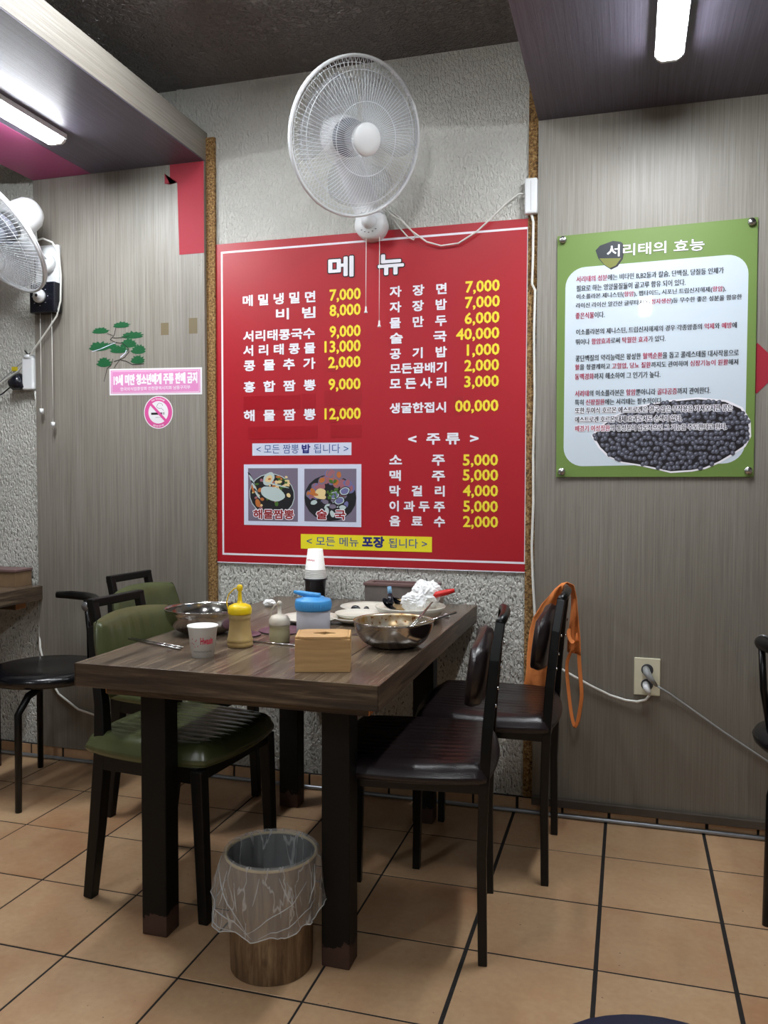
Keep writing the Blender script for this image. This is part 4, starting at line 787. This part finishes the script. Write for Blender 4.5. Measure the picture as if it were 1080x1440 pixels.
# bamboo tissue box
bt_=thing('tissue_box','square bamboo tissue box at the front of the table','box',(-.658,-1.045,TZ),math.radians(17))
m=M(); hw,hd,hh=.061,.050,.078
def bl(name,m,mt,**k): return m.build(name,mt,bt_,local=True,**k)
bl('front_panel',M().box(-hw,hw,-hd,-hd+.006,0,hh-.006),'bamboo_wood',bevel=.0008); bl('back_panel',M().box(-hw,hw,hd-.006,hd,0,hh-.006),'bamboo_wood',bevel=.0008)
bl('side_panel',M().box(-hw,-hw+.006,-hd+.006,hd-.006,0,hh),'bamboo_wood',bevel=.0008); bl('side_panel',M().box(hw-.006,hw,-hd+.006,hd-.006,0,hh),'bamboo_wood',bevel=.0008)
m=M(); ov=[]
for k in range(28):
    a=2*PI*k/28; q=.010*(1+.0*1); X=.026*math.cos(a); Yv=.007*math.sin(a)+ .010*math.sin(a)*max(0,1-abs(math.cos(a))*2.2); ov.append((X+.002,Yv))
outer=[]
for k in range(28):
    a=2*PI*k/28; ca,sa=math.cos(a),math.sin(a); q=1/max(abs(ca)/(hw-.0065),abs(sa)/(hd)); outer.append((ca*q,sa*q))
vs=[(x,y,hh) for x,y in ov]+[(x,y,hh) for x,y in outer]+[(x,y,hh-.005) for x,y in ov]+[(x,y,hh-.005) for x,y in outer]
n=28; m.add(vs,[(i,(i+1)%n,n+(i+1)%n,n+i) for i in range(n)]+[(2*n+i,3*n+i,3*n+(i+1)%n,2*n+(i+1)%n) for i in range(n)]+[(i,2*n+i,2*n+(i+1)%n,(i+1)%n) for i in range(n)]+[(n+i,n+(i+1)%n,3*n+(i+1)%n,3*n+i) for i in range(n)]); bl('slide_lid',m,'bamboo_wood')
bl('slot_shade_plate',M().box(-.034,.038,-.02,.02,hh-.0066,hh-.0056),'hole_shade'); bl('bottom_panel',M().box(-hw+.006,hw-.006,-hd+.006,hd-.006,0,.005),'hole_shade')  # dark plate below the lid hole stands in for the shade inside
# steel bowls
def bowl(name,x,y,label,R=.102,H=.066,inner='brushed_steel'):
    t=thing(name,label,'bowl',(x,y,TZ)); N=14
    outp=[(.040,0),(.044,.0005)]+[(.044+(R-.044)*math.sin(PI/2*k/N)**.85,.001+(H-.001)*(1-math.cos(PI/2*k/N))**.9) for k in range(1,N+1)]
    m=M(); m.lathe([(0,.001)]+outp+[(R+.002,H+.0005),(R+.0015,H+.0018),(R-.0008,H+.001)],56,(x,y,TZ),caps=False); m.build('shell','brushed_steel',t)
    m=M(); m.lathe([(R-.0008,H+.001)]+[(r-.0012,z+.0012) for r,z in outp[::-1]][:-1]+[(0,.0022)],56,(x,y,TZ),caps=False); m.build('inner_surface',inner,t)
    return t
bowl('steel_bowl',-.572,-.765,'steel bowl with broth stains and chopsticks, at the right of the table',.102,.066,'brothy_steel')
bowl('steel_bowl',-1.126,-.735,'clean-looking steel bowl at the left of the table behind the yellow-capped bottle',.108,.068)
def stick(name,a,b,r,label,cat='chopstick',group=None,r2=None):
    m=M(); m.tube([a,tuple((Vector(a)+Vector(b))/2),b],[r,(r+(r2 or r))/2,r2 or r],6); o=m.build(name,'steel_plain'); tag(o,label,cat,group); return recentre(o,a)
stick('chopstick',(-.560,-.790,TZ+.012),(-.500,-.640,TZ+.098),.0022,'steel chopstick leaning up the right bowl with the higher end')
stick('chopstick',(-.548,-.790,TZ+.012),(-.503,-.655,TZ+.092),.0022,'steel chopstick leaning in the right bowl, just below the other chopstick')
m=M(); a=Vector((-.535,-.775,TZ+.050));b=Vector((-.425,-.690,TZ+.082)); m.tube([a,(a+b)/2,b],[.0022,.0025,.0035],8); m.lathe([(0,0),(.010,.0015),(.016,.005)],20,tuple(a-Vector((.012,.012,.006))),caps=False); tag(recentre(m.build('spoon','steel_plain'),a),'steel spoon whose handle sticks out right over the right bowl rim','spoon')
stick('chopstick',(-1.262,-.885,TZ+.003),(-1.068,-.955,TZ+.003),.0026,'steel chopstick on the table left of the front paper cup, the farther of two',group=None)
stick('chopstick',(-1.262,-.897,TZ+.003),(-1.062,-.975,TZ+.003),.0026,'steel chopstick on the table left of the front paper cup, the nearer of two')
stick('chopstick',(-.955,-.832,TZ+.003),(-.78,-.850,TZ+.003),.0026,'steel chopstick lying in front of the small squeeze bottle')
# ceramic dishes
def plate(x,y,z,R,H,label,name='plate',cat='plate',mt='ceramic',oval=1.,base=.55):
    t=thing(name,label,cat,(x,y,z)); pr=[(0,.003),(R*base,.003),(R*.86,H*.75),(R,H),(R*1.01,H-.002),(R*.88,H*.55),(R*base,0),(0,0)]
    m=M(); m.lathe(pr,48,(0,0,0),caps=False); m.v=[(x+a*oval,y+b,z+c) for a,b,c in m.v]; m.build('dish',mt,t); return t
plate(-.905,-.50,TZ,.088,.018,'white plate left of the blue-lidded jar, behind the small bottle')
t=plate(-.765,-.455,TZ,.088,.020,'white side plate right behind the blue-lidded jar'); m=M(); m.lathe([(.058,.0095),(.070,.020),(.068,.021),(.055,.0125),(0,.0125)],40,(-.770,-.452,TZ+.008),caps=False); tag(m.build('small_dish','ceramic'),'small white dish stacked on the plate behind the blue-lidded jar','dish')
t=plate(-.800,-.250,TZ,.092,.018,'shallow white plate with black shells, between cup holder and utensil box')
for k,(dx,dy,lb) in enumerate(((-.045,.0,'black mussel shell at the left on the back white plate'),(-.005,-.01,'black mussel shell in the middle of the back white plate'))):
    m=M(); m.lathe([(.014,0),(.012,.005),(.007,.011),(0,.013)],14,(0,0,0)); m.v=[(-.800+dx+a*(1.3-k*.5),-.25+dy+b*.7,TZ+.0042+c) for a,b,c in m.v]; tag(m.build('mussel_shell','mussel_black'),lb,'shell')
t=plate(-.618,-.420,TZ,.104,.052,'large cream bowl heaped with shells and used tissues','serving_bowl','bowl','ceramic',1.,.5)
def shell(c,l,w,h,rot,inner,label,g):
    q=Matrix.Rotation(rot,3,'Z')@Matrix.Rotation(.5,3,'Y'); t=thing('mussel_shell',label,'shell',c,0,g)
    for s_,mt,nm in ((1,'mussel_black','outer_shell'),(.88,inner,'inner_shell')):
        m=M(); vs=[];N1=14
        def f(u,v):
            a=PI*2*u; r=v; x=l/2*r*math.cos(a)*(1-.15*math.cos(a)); y=w/2*r*math.sin(a); z=-h*(1-r*r)*s_; p=q@Vector((x*s_,y*s_,z)); return tuple(Vector(c)+p)
        m.grid(f,20,6,wrapu=True); m.build(nm,mt,t)
rs=random.Random(11)
for k in range(8):
    x=-.675+rs.uniform(-.01,.06); y=-.435+rs.uniform(-.03,.05)
    shell((x,y,TZ+.052+rs.uniform(0,.014)),.052,.026,.011,rs.uniform(-1,2.5),'mussel_blue' if k<2 else 'mussel_black','black mussel shell heaped at the left in the large cream bowl' if k>1 else ('first pale blue mussel shell, at the left end of the cream bowl','second pale blue mussel shell in the heap in the cream bowl')[k],'mussel shells in the cream bowl')
def lump(x,y,z,sx,sy,sz,seed,mt,name,label,cat,amp=.35,sub=4,group=None):
    import bmesh
    bm=bmesh.new(); bmesh.ops.create_icosphere(bm,subdivisions=sub,radius=1)
    for v in bm.verts:
        p=v.co.copy(); n_=noise.noise(p*1.6+Vector((seed*7,0,0)))*amp+abs(noise.noise(p*4+Vector((0,seed*3,0))))*amp*.9-abs(noise.noise(p*9+Vector((0,0,seed))))*amp*.35
        p*=1+n_; v.co=Vector((p.x*sx,p.y*sy,p.z*sz))
    zm=min(v.co.z for v in bm.verts)
    me=bpy.data.meshes.new(name)
    for v in bm.verts: v.co.z-=zm
    bm.to_mesh(me); bm.free(); me.materials.append(MATS[mt])
    for p in me.polygons: p.use_smooth=(amp<.3)
    o=bpy.data.objects.new(name,me); COL.objects.link(o); o.location=(x,y,z); return tag(o,label,cat,group)
lump(-.600,-.455,TZ+.036,.036,.030,.024,3,'tissue_white','crumpled_tissue','crumpled white tissue at the front of the heap in the cream bowl','tissue')
lump(-.575,-.385,TZ+.040,.044,.036,.036,5,'tissue_white','crumpled_tissue','largest crumpled white tissue, topmost in the cream bowl','tissue')
lump(-.655,-.415,TZ+.026,.024,.020,.019,8,'meat_tan','food_scrap','tan food scrap among the shells in the cream bowl','food',.25)
lump(-1.145,-.262,TZ,.020,.016,.010,9,'tissue_white','crumpled_tissue','small crumpled tissue on the table left of the cup holder','tissue')
lump(-.533,-.300,TZ,.010,.009,.006,12,'tissue_white','crumpled_tissue','tiny white tissue scrap right of the back paper cup','tissue',.3,3)
m=M(); m.rbox(-.863,-.838,-.700,-.682,TZ,TZ+.012,.003); tag(m.build('yellow_pickle','sauce_yellow',bevel=.002),'yellow pickle piece between the small bottle and the blue-lidded jar','food')
# red-handled tongs
a=Vector((-.640,-.455,TZ+.060)); b=Vector((-.585,-.420,TZ+.074)); c_=Vector((-.490,-.395,TZ+.098))
t=thing('tongs','red handled tongs resting across the rim of the large cream bowl','tongs',tuple(b))
m=M(); m.tube([a,b],[.003,.006],8); m.build('steel_jaw','steel_plain',t)
m=M(); m.tube([b,b.lerp(c_,.3),b.lerp(c_,.8),c_],[.007,.009,.0085,.006],10); m.build('grip','grip_red',t)
t=thing('scissors','steel and black scissors standing in the shells of the cream bowl','scissors',(-.668,-.455,TZ+.07))
m=M(); m.tube([(-.676,-.445,TZ+.108),(-.672,-.452,TZ+.085)],[.0065,.007],8); m.build('blade_tip','mussel_blue',t); m=M(); m.tube([(-.672,-.452,TZ+.086),(-.664,-.470,TZ+.062)],[.008,.009],8); m.build('grip','black_plastic',t)
# utensil box against the wall
t=thing('utensil_box','grey wooden utensil box with mauve framed lid, against the wall on the table','box',(-.745,-.055,TZ))
x0,x1,y0,y1=-.868,-.612,-.098,-.012; h=.062
M().box(x0+.004,x1-.004,y0+.004,y1-.004,TZ,TZ+h).build('body','box_greywood',t,bevel=.001)
m=M(); m.box(x0,x1,y0,y0+.016,TZ+h,TZ+h+.010); m.box(x0,x1,y1-.016,y1,TZ+h,TZ+h+.010); m.box(x0,x0+.022,y0+.016,y1-.016,TZ+h,TZ+h+.010); m.box(x1-.022,x1,y0+.016,y1-.016,TZ+h,TZ+h+.010); m.build('lid_frame','box_mauve',t,bevel=.0015)
M().box(x0+.022,x1-.022,y0+.016,y1-.016,TZ+h,TZ+h+.004).build('lid_panel','box_mauve',t)
# coasters / mats
def rings(x,y,R,label):
    t=thing('coaster',label,'coaster',(x,y,TZ)); m=M(); m.lathe([(0,.001),(R*.95,.001),(R,.003),(R*.97,.004),(R*.9,.002),(R*.84,.0025),(R*.8,.0015),(0,.0015)],44,(x,y,TZ),caps=False); m.build('disc','coaster_plum',t)
rings(-.925,-.655,.068,'round plum coaster behind the small squeeze bottle'); rings(-1.000,-.745,.045,'round plum coaster between the left steel bowl and the yellow-capped bottle')
m=M(); m.wallprism([(0,0)]*0 or [(-.72,TZ),(-.60,TZ),(-.60,TZ+.001),(-.72,TZ+.001)],-.66,-.56); tag(m.build('placemat','mat_dark'),'dark placemat between the side plate and the right steel bowl','mat')
# box on the left table
t=thing('utensil_box','brown wooden utensil box on the left table by the wall','box',(-2.40,-.07,TZ))
M().box(-2.500,-2.288,-.105,-.012,TZ,TZ+.058).build('body','box_brown',t,bevel=.001); M().box(-2.504,-2.284,-.110,-.008,TZ+.058,TZ+.068).build('lid_frame','box_mauve',t,bevel=.002)
print('SCRIPT DONE')
bpy.data.scenes.remove(TS)
